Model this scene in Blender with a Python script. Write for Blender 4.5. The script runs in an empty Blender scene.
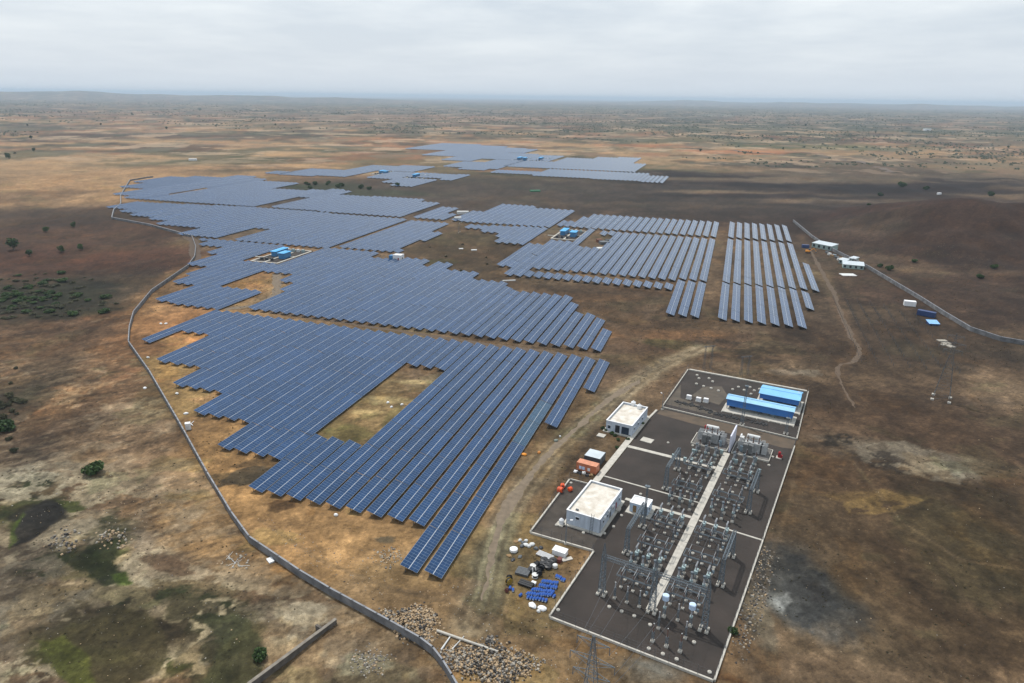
import bpy, bmesh, math, random
import numpy as np
from mathutils import Vector, Matrix
R = math.radians
random.seed(7)
scene = bpy.context.scene
col = scene.collection

# ------------------------------------------------------------------ camera, light, exposure
CAM_H, PITCH, ROLL, FPX = 105.0, 19.7, 0.73, 683.0
cam_d = bpy.data.cameras.new('camera'); cam = bpy.data.objects.new('camera', cam_d); col.objects.link(cam)
cam_d.sensor_width = 36; cam_d.lens = FPX / 1024 * 36
cam_d.clip_start = 1; cam_d.clip_end = 120000
cam.matrix_world = Matrix.Translation((0, 0, CAM_H)) @ Matrix.Rotation(R(90 - PITCH), 4, 'X') @ Matrix.Rotation(R(ROLL), 4, 'Z')
scene.camera = cam

SUN_EL, SUN_AZ = 62.0, -32.0          # azimuth measured from +Y towards +X
sun_d = bpy.data.lights.new('sun', 'SUN'); sun_d.energy = 3.0; sun_d.angle = R(1.2); sun_d.color = (1.0, 0.955, 0.89)
sun = bpy.data.objects.new('sun', sun_d); col.objects.link(sun)
sv = Vector((math.sin(R(SUN_AZ)) * math.cos(R(SUN_EL)), math.cos(R(SUN_AZ)) * math.cos(R(SUN_EL)), math.sin(R(SUN_EL))))
sun.rotation_euler = sv.to_track_quat('Z', 'Y').to_euler()
sun.location = (0, 0, 300)

w = bpy.data.worlds.new('World'); scene.world = w; w.use_nodes = True
nt = w.node_tree; nt.nodes.clear()
def N(nt, t, **k):
    n = nt.nodes.new(t)
    for a, b in k.items():
        if a.startswith('i_'):
            n.inputs[a[2:].replace('_', ' ')].default_value = b
        else: setattr(n, a, b)
    return n
L = nt.links.new
out = N(nt, 'ShaderNodeOutputWorld'); bg = N(nt, 'ShaderNodeBackground'); bg.inputs['Strength'].default_value = 0.1
sky = N(nt, 'ShaderNodeTexSky', sky_type='NISHITA', sun_disc=False, sun_elevation=R(SUN_EL), sun_rotation=R(SUN_AZ),
        air_density=1.2, dust_density=3.0, ozone_density=1.0)
tc = N(nt, 'ShaderNodeTexCoord'); sep = N(nt, 'ShaderNodeSeparateXYZ'); L(tc.outputs['Generated'], sep.inputs[0])
# cloud layer as seen from below: direction divided by its height
zc = N(nt, 'ShaderNodeMath', operation='ADD'); zc.inputs[1].default_value = 0.10; L(sep.outputs['Z'], zc.inputs[0])
dv = N(nt, 'ShaderNodeVectorMath', operation='SCALE')
inv = N(nt, 'ShaderNodeMath', operation='DIVIDE'); inv.inputs[0].default_value = 1.0; L(zc.outputs[0], inv.inputs[1])
L(tc.outputs['Generated'], dv.inputs[0]); L(inv.outputs[0], dv.inputs['Scale'])
cn = N(nt, 'ShaderNodeTexNoise'); cn.inputs['Scale'].default_value = 0.8; cn.inputs['Detail'].default_value = 7; cn.inputs['Roughness'].default_value = 0.55
L(dv.outputs[0], cn.inputs['Vector'])
cr = N(nt, 'ShaderNodeValToRGB'); cr.color_ramp.elements[0].position = 0.38; cr.color_ramp.elements[0].color = (6.1, 6.8, 7.6, 1)
cr.color_ramp.elements[1].position = 0.66; cr.color_ramp.elements[1].color = (9.3, 9.7, 9.9, 1); L(cn.outputs['Fac'], cr.inputs[0])
hz = N(nt, 'ShaderNodeMapRange'); hz.inputs['From Min'].default_value = 0.0; hz.inputs['From Max'].default_value = 0.16
hz.inputs['To Min'].default_value = 1.0; hz.inputs['To Max'].default_value = 0.0; L(sep.outputs['Z'], hz.inputs['Value'])
hm = N(nt, 'ShaderNodeMix', data_type='RGBA'); L(hz.outputs[0], hm.inputs['Factor']); L(cr.outputs[0], hm.inputs['A']); hm.inputs['B'].default_value = (6.9, 7.6, 8.4, 1)
mx = N(nt, 'ShaderNodeMix', data_type='RGBA'); mx.inputs['Factor'].default_value = 0.85
L(sky.outputs[0], mx.inputs['A']); L(hm.outputs['Result'], mx.inputs['B']); L(mx.outputs['Result'], bg.inputs['Color']); L(bg.outputs[0], out.inputs['Surface'])
scene.view_settings.view_transform = 'Standard'; scene.view_settings.look = 'None'
scene.view_settings.exposure = 0.15; scene.view_settings.gamma = 1
scene.render.engine = 'CYCLES'

# ------------------------------------------------------------------ surveying helpers
def at(px, py, z=0.0):
    """world point on the level z seen at a pixel of the survey photo"""
    r = R(ROLL); u = px - 512; v = -(py - 341.5)
    u2 = u * math.cos(r) - v * math.sin(r); v2 = u * math.sin(r) + v * math.cos(r)
    p = R(PITCH); fwd = FPX * math.cos(p) + v2 * math.sin(p); up = v2 * math.cos(p) - FPX * math.sin(p)
    k = (CAM_H - z) / -up
    return Vector((u2 * k, fwd * k, z))
TH = R(17.6)                                # heading of the solar rows
ROWD = Vector((math.sin(TH), math.cos(TH), 0)); ROWT = Vector((math.cos(TH), -math.sin(TH), 0))
def ST(s, t, z=0.0): v = ROWD * s + ROWT * t; v.z = z; return v
QH = R(28.0)                                # heading of the substation
O0 = at(549, 618); QD = Vector((math.sin(QH), math.cos(QH), 0)); PD = Vector((math.cos(QH), -math.sin(QH), 0))
def PQ(p, q, z=0.0): v = O0 + PD * p + QD * q; v.z = z; return v

# ------------------------------------------------------------------ numpy noise
def _hash(ix, iy, seed):
    n = (ix.astype(np.int64) * 374761393 + iy.astype(np.int64) * 668265263 + seed * 1442695041) & 0x7fffffff
    n = ((n ^ (n >> 13)) * 1274126177) & 0x7fffffff
    return ((n ^ (n >> 16)) & 0xffffff) / float(0xffffff)
def vnoise(x, y, seed=0):
    ix = np.floor(x); iy = np.floor(y); fx = x - ix; fy = y - iy
    fx = fx * fx * (3 - 2 * fx); fy = fy * fy * (3 - 2 * fy)
    a = _hash(ix, iy, seed); b = _hash(ix + 1, iy, seed); c = _hash(ix, iy + 1, seed); d = _hash(ix + 1, iy + 1, seed)
    return (a * (1 - fx) + b * fx) * (1 - fy) + (c * (1 - fx) + d * fx) * fy
def fbm(x, y, seed=0, octv=4, gain=0.5):
    s = 0; a = 1; t = 0
    for i in range(octv):
        s = s + a * vnoise(x, y, seed + i * 17); t += a; a *= gain; x = x * 2.03 + 5.1; y = y * 2.03 + 1.7
    return s / t * 2 - 1
def sstep(a, b, x): t = np.clip((x - a) / (b - a), 0, 1); return t * t * (3 - 2 * t)
def poly_dist(x, y, pts):
    d = np.full(x.shape, 1e9)
    for (ax, ay), (bx, by) in zip(pts[:-1], pts[1:]):
        vx, vy = bx - ax, by - ay; L2 = vx * vx + vy * vy
        t = np.clip(((x - ax) * vx + (y - ay) * vy) / L2, 0, 1)
        d = np.minimum(d, np.hypot(x - ax - t * vx, y - ay - t * vy))
    return d
def inside(x, y, pts):
    r = np.zeros(x.shape, bool); n = len(pts)
    for i in range(n):
        ax, ay = pts[i]; bx, by = pts[(i + 1) % n]
        if ay == by: continue
        c = ((ay > y) != (by > y)) & (x < (bx - ax) * (y - ay) / (by - ay) + ax)
        r ^= c
    return r
def pts2(l): return [tuple(at(*p)[:2]) for p in l]

WALL_L = pts2([(470,715),(452,683),(443,668),(433,655),(420,645),(390,628),(330,595),(300,577),(250,543),(232,518),(208,478),(180,427),(150,375),(129,345),(130,330),(134,315),(152,293),(188,268)])
WALL_L2 = pts2([(190,237),(150,226),(112,219),(114,211),(121,205)])
WALL_R = pts2([(793,222),(812,238),(830,250),(850,260),(870,270),(895,285),(920,300),(945,316),(970,331),(1000,341),(1040,348)])
OUTL = WALL_L + pts2([(196,255),(192,237)]) + WALL_L2 + [(-420,560),(-2500,-400),(-200,-200),(30,60)]

def height(x, y):
    x = np.asarray(x, float); y = np.asarray(y, float)
    dr = np.hypot(x, y)
    outside = inside(x, y, OUTL).astype(float) * sstep(2, 22, poly_dist(x, y, WALL_L + WALL_L2))
    z = outside * (0.9 * fbm(x / 16, y / 16, 3, 4, 0.55) + 0.25 * fbm(x / 3.1, y / 3.1, 9, 3) - 0.3)
    # earth mound beyond the right wall
    wx = np.interp(y, *WR_XY)
    m = sstep(3, 95, x - wx) * sstep(330, 420, y)
    z = z + m * (25 * np.exp(-((x - 365) / 88) ** 2 - ((y - 585) / 95) ** 2) + 17 * np.exp(-((x - 455) / 62) ** 2 - ((y - 560) / 55) ** 2)
                 + 3.5 * fbm(x / 38, y / 38, 21, 5) - 2.5 * np.exp(-((x - 405 - (y - 560) * .12) / 9) ** 2 - ((y - 520) / 70) ** 2))
    far = sstep(1500, 6000, dr)
    z = z + far * 9 * fbm(x / 1500, y / 1500, 31, 3)
    # low ranges at the horizon
    ang = np.degrees(np.arctan2(x, y))
    rl = sstep(-52, -38, ang) * sstep(-4, -14, ang); z = z + sstep(11000, 13500, dr) * sstep(19000, 15000, dr) * rl * (50 + 45 * sstep(-18, -34, ang) + 35 * fbm(ang / 3.1, dr / 9000, 41, 4))
    rr = sstep(4, 16, ang); z = z + sstep(15000, 18000, dr) * sstep(26000, 21000, dr) * rr * (60 + 80 * fbm(ang / 4.3 + 9, dr / 9000, 47, 4))
    return z
_w = sorted(WALL_R, key=lambda p: p[1])
WR_XY = ([p[1] for p in _w], [p[0] for p in _w])
def hz1(x, y): return float(height(np.array([x]), np.array([y]))[0])

# ------------------------------------------------------------------ materials
MATS = {}
def mat(name, rgb, rough=0.7, metal=0.0, var=0.12, scale=1.2, rgb2=None, bump=0.0, spec=0.4, coord='Object', stretch=None):
    if name in MATS: return MATS[name]
    m = bpy.data.materials.new(name); m.use_nodes = True; t = m.node_tree; b = t.nodes['Principled BSDF']
    b.inputs['Roughness'].default_value = rough; b.inputs['Metallic'].default_value = metal; b.inputs['Specular IOR Level'].default_value = spec
    co = t.nodes.new('ShaderNodeTexCoord'); n = t.nodes.new('ShaderNodeTexNoise'); n.inputs['Scale'].default_value = scale; n.inputs['Detail'].default_value = 5
    src = co.outputs[coord]
    if stretch:
        mp = t.nodes.new('ShaderNodeMapping'); mp.inputs['Scale'].default_value = stretch; t.links.new(src, mp.inputs[0]); src = mp.outputs[0]
    t.links.new(src, n.inputs['Vector'])
    c = t.nodes.new('ShaderNodeValToRGB'); e = c.color_ramp.elements
    c2 = rgb2 or tuple(v * (1 - 2 * var) for v in rgb)
    e[0].position = 0.3; e[0].color = (*c2, 1); e[1].position = 0.68; e[1].color = (*rgb, 1)
    t.links.new(n.outputs['Fac'], c.inputs[0]); t.links.new(c.outputs[0], b.inputs['Base Color'])
    if bump:
        bp = t.nodes.new('ShaderNodeBump'); bp.inputs['Strength'].default_value = bump; bp.inputs['Distance'].default_value = 0.1
        n2 = t.nodes.new('ShaderNodeTexNoise'); n2.inputs['Scale'].default_value = scale * 6; n2.inputs['Detail'].default_value = 4; t.links.new(src, n2.inputs['Vector'])
        t.links.new(n2.outputs['Fac'], bp.inputs['Height']); t.links.new(bp.outputs[0], b.inputs['Normal'])
    MATS[name] = m; return m
def s2l(c): return tuple(((v / 255) / 12.92 if v / 255 <= 0.04045 else ((v / 255 + 0.055) / 1.055) ** 2.4) for v in c)
KA = 0.68
def alb(c): return tuple(v * KA for v in s2l(c))

def leaf_mat(name, a, b):
    m = bpy.data.materials.new(name); m.use_nodes = True; t = m.node_tree; bs = t.nodes['Principled BSDF']
    bs.inputs['Roughness'].default_value = 0.75; bs.inputs['Specular IOR Level'].default_value = 0.2
    g = t.nodes.new('ShaderNodeNewGeometry'); o = t.nodes.new('ShaderNodeObjectInfo')
    r = t.nodes.new('ShaderNodeMix'); r.data_type = 'RGBA'; r.inputs['A'].default_value = (*a, 1); r.inputs['B'].default_value = (*b, 1)
    ad = t.nodes.new('ShaderNodeMath'); ad.operation = 'ADD'; h = t.nodes.new('ShaderNodeMath'); h.operation = 'MULTIPLY'; h.inputs[1].default_value = 0.5
    t.links.new(g.outputs['Random Per Island'], ad.inputs[0]); t.links.new(o.outputs['Random'], ad.inputs[1]); t.links.new(ad.outputs[0], h.inputs[0])
    t.links.new(h.outputs[0], r.inputs['Factor']); t.links.new(r.outputs['Result'], bs.inputs['Base Color'])
    return m
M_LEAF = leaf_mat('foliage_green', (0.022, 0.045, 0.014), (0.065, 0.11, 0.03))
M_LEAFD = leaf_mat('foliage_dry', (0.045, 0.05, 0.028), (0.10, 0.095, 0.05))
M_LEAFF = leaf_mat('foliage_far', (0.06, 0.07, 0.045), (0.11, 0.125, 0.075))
M_BARK = mat('bark', (0.12, 0.085, 0.06), 0.9)
M_STEEL = mat('galvanised_steel', (0.13, 0.16, 0.185), 0.6, 0.1, 0.12, 3)
M_STEELD = mat('weathered_steel', (0.12, 0.13, 0.14), 0.6, 0.1, 0.2, 3)
M_CONC = mat('pale_concrete', (0.50, 0.475, 0.42), 0.85, 0, 0.12, 0.8, bump=0.2)
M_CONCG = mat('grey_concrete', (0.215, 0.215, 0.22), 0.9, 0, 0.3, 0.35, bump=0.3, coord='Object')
M_WHITE = mat('white_paint', (0.78, 0.79, 0.80), 0.6, 0, 0.07, 0.7)
M_WALLW = mat('bluish_white_render', (0.50, 0.56, 0.64), 0.75, 0, 0.12, 1.5, stretch=(1, 1, 0.25))
M_ROOFW = mat('cement_roof', (0.68, 0.65, 0.59), 0.85, 0, 0.1, 0.5, rgb2=(0.46, 0.41, 0.34), bump=0.1)
M_PORC = mat('grey_porcelain', (0.30, 0.31, 0.33), 0.25, 0, 0.1, 3)
M_PORCB = mat('brown_porcelain', (0.10, 0.05, 0.035), 0.25, 0, 0.1, 3)
M_CAB = mat('blue_grey_cabinet', (0.22, 0.29, 0.34), 0.5, 0, 0.08, 3)
M_TEAL = mat('pale_teal_paint', (0.32, 0.42, 0.43), 0.5, 0, 0.08, 3)
M_DARK = mat('dark_opening', (0.025, 0.028, 0.035), 0.4)
M_GLASS = mat('window_glass', (0.03, 0.05, 0.08), 0.15)
M_RED = mat('red_paint', (0.35, 0.015, 0.02), 0.5)
M_BLUEP = mat('blue_plastic', (0.02, 0.10, 0.42), 0.35, 0, 0.15, 2)
M_BLKP = mat('black_plastic', (0.018, 0.019, 0.022), 0.45, 0, 0.2, 2)
M_ORNG = mat('orange_paint', (0.75, 0.09, 0.015), 0.5, 0, 0.08, 2)
M_ALU = mat('aluminium', (0.55, 0.56, 0.57), 0.4, 0.7, 0.05, 2)
M_LBLUE = mat('pale_blue_paint', (0.52, 0.66, 0.85), 0.45, 0, 0.05, 2)
M_WOOD = mat('weathered_wood', (0.33, 0.21, 0.10), 0.85, 0, 0.2, 4)

def corr(name, rgb, rough=0.45, pitch=0.5, axis=0):
    """painted corrugated sheet"""
    m = bpy.data.materials.new(name); m.use_nodes = True; t = m.node_tree; b = t.nodes['Principled BSDF']; b.inputs['Roughness'].default_value = rough
    co = t.nodes.new('ShaderNodeTexCoord'); wv = t.nodes.new('ShaderNodeTexWave'); wv.bands_direction = 'XYZ'[axis]; wv.inputs['Scale'].default_value = 0.314 / pitch
    t.links.new(co.outputs['Object'], wv.inputs['Vector'])
    bp = t.nodes.new('ShaderNodeBump'); bp.inputs['Strength'].default_value = 0.6; bp.inputs['Distance'].default_value = 0.04
    t.links.new(wv.outputs['Fac'], bp.inputs['Height']); t.links.new(bp.outputs[0], b.inputs['Normal'])
    n = t.nodes.new('ShaderNodeTexNoise'); n.inputs['Scale'].default_value = 0.35; n.inputs['Detail'].default_value = 5; t.links.new(co.outputs['Object'], n.inputs['Vector'])
    c = t.nodes.new('ShaderNodeValToRGB'); c.color_ramp.elements[0].position = 0.3; c.color_ramp.elements[0].color = (*[v * 0.84 for v in rgb], 1)
    c.color_ramp.elements[1].position = 0.7; c.color_ramp.elements[1].color = (*rgb, 1)
    t.links.new(n.outputs['Fac'], c.inputs[0]); t.links.new(c.outputs[0], b.inputs['Base Color'])
    return m
M_BROOF = corr('blue_roof_sheet', (0.20, 0.50, 0.82)); M_BWALL = corr('blue_wall_sheet', (0.035, 0.17, 0.50))
M_BROOF2 = corr('faded_blue_roof_sheet', (0.28, 0.55, 0.80))
M_CONTO = corr('rusty_orange_steel', (0.52, 0.17, 0.08)); M_CONTW = corr('white_sheet_roof', (0.52, 0.58, 0.62))
M_CONTB = corr('dark_blue_steel', (0.02, 0.05, 0.16))

def panel_mat(name, cell, frame, rough=0.12):
    m = bpy.data.materials.new(name); m.use_nodes = True; t = m.node_tree; b = t.nodes['Principled BSDF']
    uv = t.nodes.new('ShaderNodeUVMap'); uv.uv_map = 'UVMap'; sp = t.nodes.new('ShaderNodeSeparateXYZ'); t.links.new(uv.outputs[0], sp.inputs[0])
    def line(src, period, width):
        d = t.nodes.new('ShaderNodeMath'); d.operation = 'DIVIDE'; d.inputs[1].default_value = period; t.links.new(src, d.inputs[0])
        f = t.nodes.new('ShaderNodeMath'); f.operation = 'FRACT'; t.links.new(d.outputs[0], f.inputs[0])
        s = t.nodes.new('ShaderNodeMath'); s.operation = 'SUBTRACT'; s.inputs[1].default_value = 0.5; t.links.new(f.outputs[0], s.inputs[0])
        a = t.nodes.new('ShaderNodeMath'); a.operation = 'ABSOLUTE'; t.links.new(s.outputs[0], a.inputs[0])
        g = t.nodes.new('ShaderNodeMath'); g.operation = 'GREATER_THAN'; g.inputs[1].default_value = 0.5 - width / period / 2; t.links.new(a.outputs[0], g.inputs[0])
        return g.outputs[0]
    def mxf(a, b_):
        n = t.nodes.new('ShaderNodeMath'); n.operation = 'MAXIMUM'; t.links.new(a, n.inputs[0]); t.links.new(b_, n.inputs[1]); return n.outputs[0]
    def mul(a, k):
        n = t.nodes.new('ShaderNodeMath'); n.operation = 'MULTIPLY'; t.links.new(a, n.inputs[0]); n.inputs[1].default_value = k; return n.outputs[0]
    l = mxf(line(sp.outputs['X'], 1.04, 0.05), mxf(line(sp.outputs['Y'], 2.21, 0.10), mul(line(sp.outputs['Y'], 1.105, 0.05), 0.35)))
    nz = t.nodes.new('ShaderNodeTexNoise'); nz.inputs['Scale'].default_value = 0.9; nz.inputs['Detail'].default_value = 3
    oi = t.nodes.new('ShaderNodeObjectInfo'); vr = t.nodes.new('ShaderNodeMapRange'); vr.inputs['To Min'].default_value = 0.88; vr.inputs['To Max'].default_value = 1.14
    t.links.new(oi.outputs['Random'], vr.inputs['Value'])
    # every module a slightly different blue
    fl = t.nodes.new('ShaderNodeVectorMath'); fl.operation = 'DIVIDE'; fl.inputs[1].default_value = (1.04, 2.21, 1); t.links.new(uv.outputs[0], fl.inputs[0])
    f2 = t.nodes.new('ShaderNodeVectorMath'); f2.operation = 'FLOOR'; t.links.new(fl.outputs[0], f2.inputs[0])
    wn = t.nodes.new('ShaderNodeTexWhiteNoise'); wn.noise_dimensions = '4D'; t.links.new(f2.outputs[0], wn.inputs['Vector']); t.links.new(oi.outputs['Random'], wn.inputs['W'])
    mr = t.nodes.new('ShaderNodeMapRange'); mr.inputs['To Min'].default_value = 0.86; mr.inputs['To Max'].default_value = 1.14; t.links.new(wn.outputs['Value'], mr.inputs['Value'])
    ml = t.nodes.new('ShaderNodeMath'); ml.operation = 'MULTIPLY'; t.links.new(vr.outputs[0], ml.inputs[0]); t.links.new(mr.outputs[0], ml.inputs[1])
    vs = t.nodes.new('ShaderNodeVectorMath'); vs.operation = 'SCALE'; vs.inputs[0].default_value = cell; t.links.new(ml.outputs[0], vs.inputs['Scale'])
    mxx = t.nodes.new('ShaderNodeMix'); mxx.data_type = 'RGBA'; t.links.new(l, mxx.inputs['Factor']); t.links.new(vs.outputs[0], mxx.inputs['A']); mxx.inputs['B'].default_value = (*frame, 1)
    t.links.new(mxx.outputs['Result'], b.inputs['Base Color']); b.inputs['Roughness'].default_value = rough; b.inputs['IOR'].default_value = 1.45
    b.inputs['Specular IOR Level'].default_value = 0.5; b.inputs['Specular Tint'].default_value = (0.52, 0.74, 1.0, 1)
    return m
M_PANEL = panel_mat('solar_glass', (0.012, 0.040, 0.108), (0.22, 0.29, 0.38), 0.13)
M_PANELP = panel_mat('pale_solar_glass', (0.022, 0.058, 0.105), (0.22, 0.29, 0.35), 0.16)

# ------------------------------------------------------------------ mesh builder
class MB:
    def __init__(s): s.v = []; s.f = []; s.m = []; s.uv = {}
    def quadf(s, pts, m=0, uvs=None):
        i = len(s.v); s.v += [tuple(p) for p in pts]; s.f.append(tuple(range(i, i + len(pts)))); s.m.append(m)
        if uvs: s.uv[len(s.f) - 1] = uvs
        return s
    def box(s, c, d, rz=0.0, m=0, top=1.0):
        cx, cy, cz = c; hx, hy, hzz = d[0] / 2, d[1] / 2, d[2] / 2; ca, sa = math.cos(rz), math.sin(rz); i = len(s.v)
        for dz, k in ((-hzz, 1.0), (hzz, top)):
            for dx, dy in ((-hx, -hy), (hx, -hy), (hx, hy), (-hx, hy)):
                x, y = dx * k, dy * k; s.v.append((cx + x * ca - y * sa, cy + x * sa + y * ca, cz + dz))
        for q in ((3, 2, 1, 0), (4, 5, 6, 7), (0, 1, 5, 4), (1, 2, 6, 5), (2, 3, 7, 6), (3, 0, 4, 7)):
            s.f.append(tuple(i + k for k in q)); s.m.append(m)
        return s
    def beam(s, a, b, w, h=None, m=0):
        a = Vector(a); b = Vector(b); h = h or w; d = (b - a)
        if d.length < 1e-6: return s
        d.normalize(); up = Vector((0, 0, 1)) if abs(d.z) < 0.95 else Vector((1, 0, 0))
        x = d.cross(up).normalized(); y = x.cross(d).normalized(); i = len(s.v)
        for P in (a, b):
            for sx, sy in ((-1, -1), (1, -1), (1, 1), (-1, 1)): s.v.append(tuple(P + x * sx * w / 2 + y * sy * h / 2))
        for q in ((3, 2, 1, 0), (4, 5, 6, 7), (0, 1, 5, 4), (1, 2, 6, 5), (2, 3, 7, 6), (3, 0, 4, 7)):
            s.f.append(tuple(i + k for k in q)); s.m.append(m)
        return s
    def lathe(s, c, prof, n=10, m=0, axis=None):
        """prof: list of (radius, height) from the bottom up"""
        c = Vector(c); ax = Vector(axis).normalized() if axis else Vector((0, 0, 1)); q = ax.to_track_quat('Z', 'Y'); i = len(s.v)
        for r, h in prof:
            for k in range(n):
                a = 2 * math.pi * k / n; s.v.append(tuple(c + q @ Vector((r * math.cos(a), r * math.sin(a), h))))
        for j in range(len(prof) - 1):
            for k in range(n):
                k2 = (k + 1) % n; s.f.append((i + j * n + k, i + j * n + k2, i + (j + 1) * n + k2, i + (j + 1) * n + k)); s.m.append(m)
        s.f.append(tuple(i + k for k in reversed(range(n)))); s.m.append(m)
        s.f.append(tuple(i + (len(prof) - 1) * n + k for k in range(n))); s.m.append(m)
        return s
    def tube(s, a, b, r, n=6, m=0):
        a = Vector(a); b = Vector(b); return s.lathe(a, [(r, 0), (r, (b - a).length)], n, m, b - a)
    def wire(s, pts, r, m=0):
        for a, b in zip(pts[:-1], pts[1:]): s.tube(a, b, r, 4, m)
        return s
    def rock(s, c, r, rnd, m=0, flat=0.7):
        i = len(s.v); k = [rnd.uniform(0.65, 1.15) for _ in range(8)]
        rz = rnd.uniform(0, 6.28); ca, sa = math.cos(rz), math.sin(rz)
        vs = [(-1, -1, -.6), (1, -1, -.6), (1, 1, -.6), (-1, 1, -.6), (-.7, -.7, .8), (.7, -.7, .8), (.7, .7, .8), (-.7, .7, .8)]
        for (x, y, z), q in zip(vs, k):
            x *= q * r; y *= q * r * .8; z *= q * r * flat; s.v.append((c[0] + x * ca - y * sa, c[1] + x * sa + y * ca, c[2] + z))
        for q in ((3, 2, 1, 0), (4, 5, 6, 7), (0, 1, 5, 4), (1, 2, 6, 5), (2, 3, 7, 6), (3, 0, 4, 7)): s.f.append(tuple(i + t for t in q)); s.m.append(m)
        return s
    def mesh(s, name, mats):
        me = bpy.data.meshes.new(name); me.from_pydata(s.v, [], s.f)
        for m in (mats if isinstance(mats, (list, tuple)) else [mats]): me.materials.append(m)
        me.polygons.foreach_set('material_index', s.m)
        if s.uv:
            u = me.uv_layers.new(name='UVMap')
            for fi, uvs in s.uv.items():
                for li, c in zip(me.polygons[fi].loop_indices, uvs): u.data[li].uv = c
        me.update(); return me
    def build(s, name, mats, parent=None):
        o = bpy.data.objects.new(name, s.mesh(name, mats)); col.objects.link(o)
        if parent: o.parent = parent
        return o
def tag(o, label=None, cat=None, group=None, kind=None):
    if label: o['label'] = label
    if cat: o['category'] = cat
    if group: o['group'] = group
    if kind: o['kind'] = kind
    return o
def empty(name, loc, rz=0.0, label=None, cat=None, group=None):
    o = bpy.data.objects.new(name, None); col.objects.link(o); o.location = loc; o.rotation_euler = (0, 0, rz); o.empty_display_size = 0.5
    return tag(o, label, cat, group)
def copy_tree(o, parent=None):
    c = o.copy(); col.objects.link(c)
    if parent: c.parent = parent
    for ch in list(o.children): copy_tree(ch, c)
    return c
def dup(o, loc, rz=0.0, label=None, group=None, scale=None):
    c = copy_tree(o); c.location = loc; c.rotation_euler = (0, 0, rz)
    if label: c['label'] = label
    if group: c['group'] = group
    if scale: c.scale = (scale,) * 3 if not isinstance(scale, tuple) else scale
    return c
class Kind:
    """first use places the original, later uses copy it"""
    def __init__(s, root): s.r = root; s.used = False
    def put(s, loc, rz, label, group=None, scale=None):
        if not s.used:
            s.used = True; s.r.location = loc; s.r.rotation_euler = (0, 0, rz); s.r['label'] = label
            if group: s.r['group'] = group
            if scale: s.r.scale = (scale,) * 3 if not isinstance(scale, tuple) else scale
            return s.r
        return dup(s.r, loc, rz, label, group, scale)
SUBR = -QH; ROWR = -TH          # z rotations of the two site grids
ORD = ['zeroth','first','second','third','fourth','fifth','sixth','seventh','eighth','ninth','tenth','eleventh','twelfth','thirteenth','fourteenth','fifteenth','sixteenth','seventeenth','eighteenth','nineteenth','twentieth']
def ordw(n):
    if n <= 20: return ORD[n]
    t = ['', '', 'twenty', 'thirty', 'forty', 'fifty', 'sixty', 'seventy', 'eighty', 'ninety']; te = ['', '', 'twentieth', 'thirtieth', 'fortieth', 'fiftieth', 'sixtieth', 'seventieth', 'eightieth', 'ninetieth']
    a, b = divmod(n, 10)
    return te[a] if b == 0 else t[a] + '-' + ORD[b]

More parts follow.
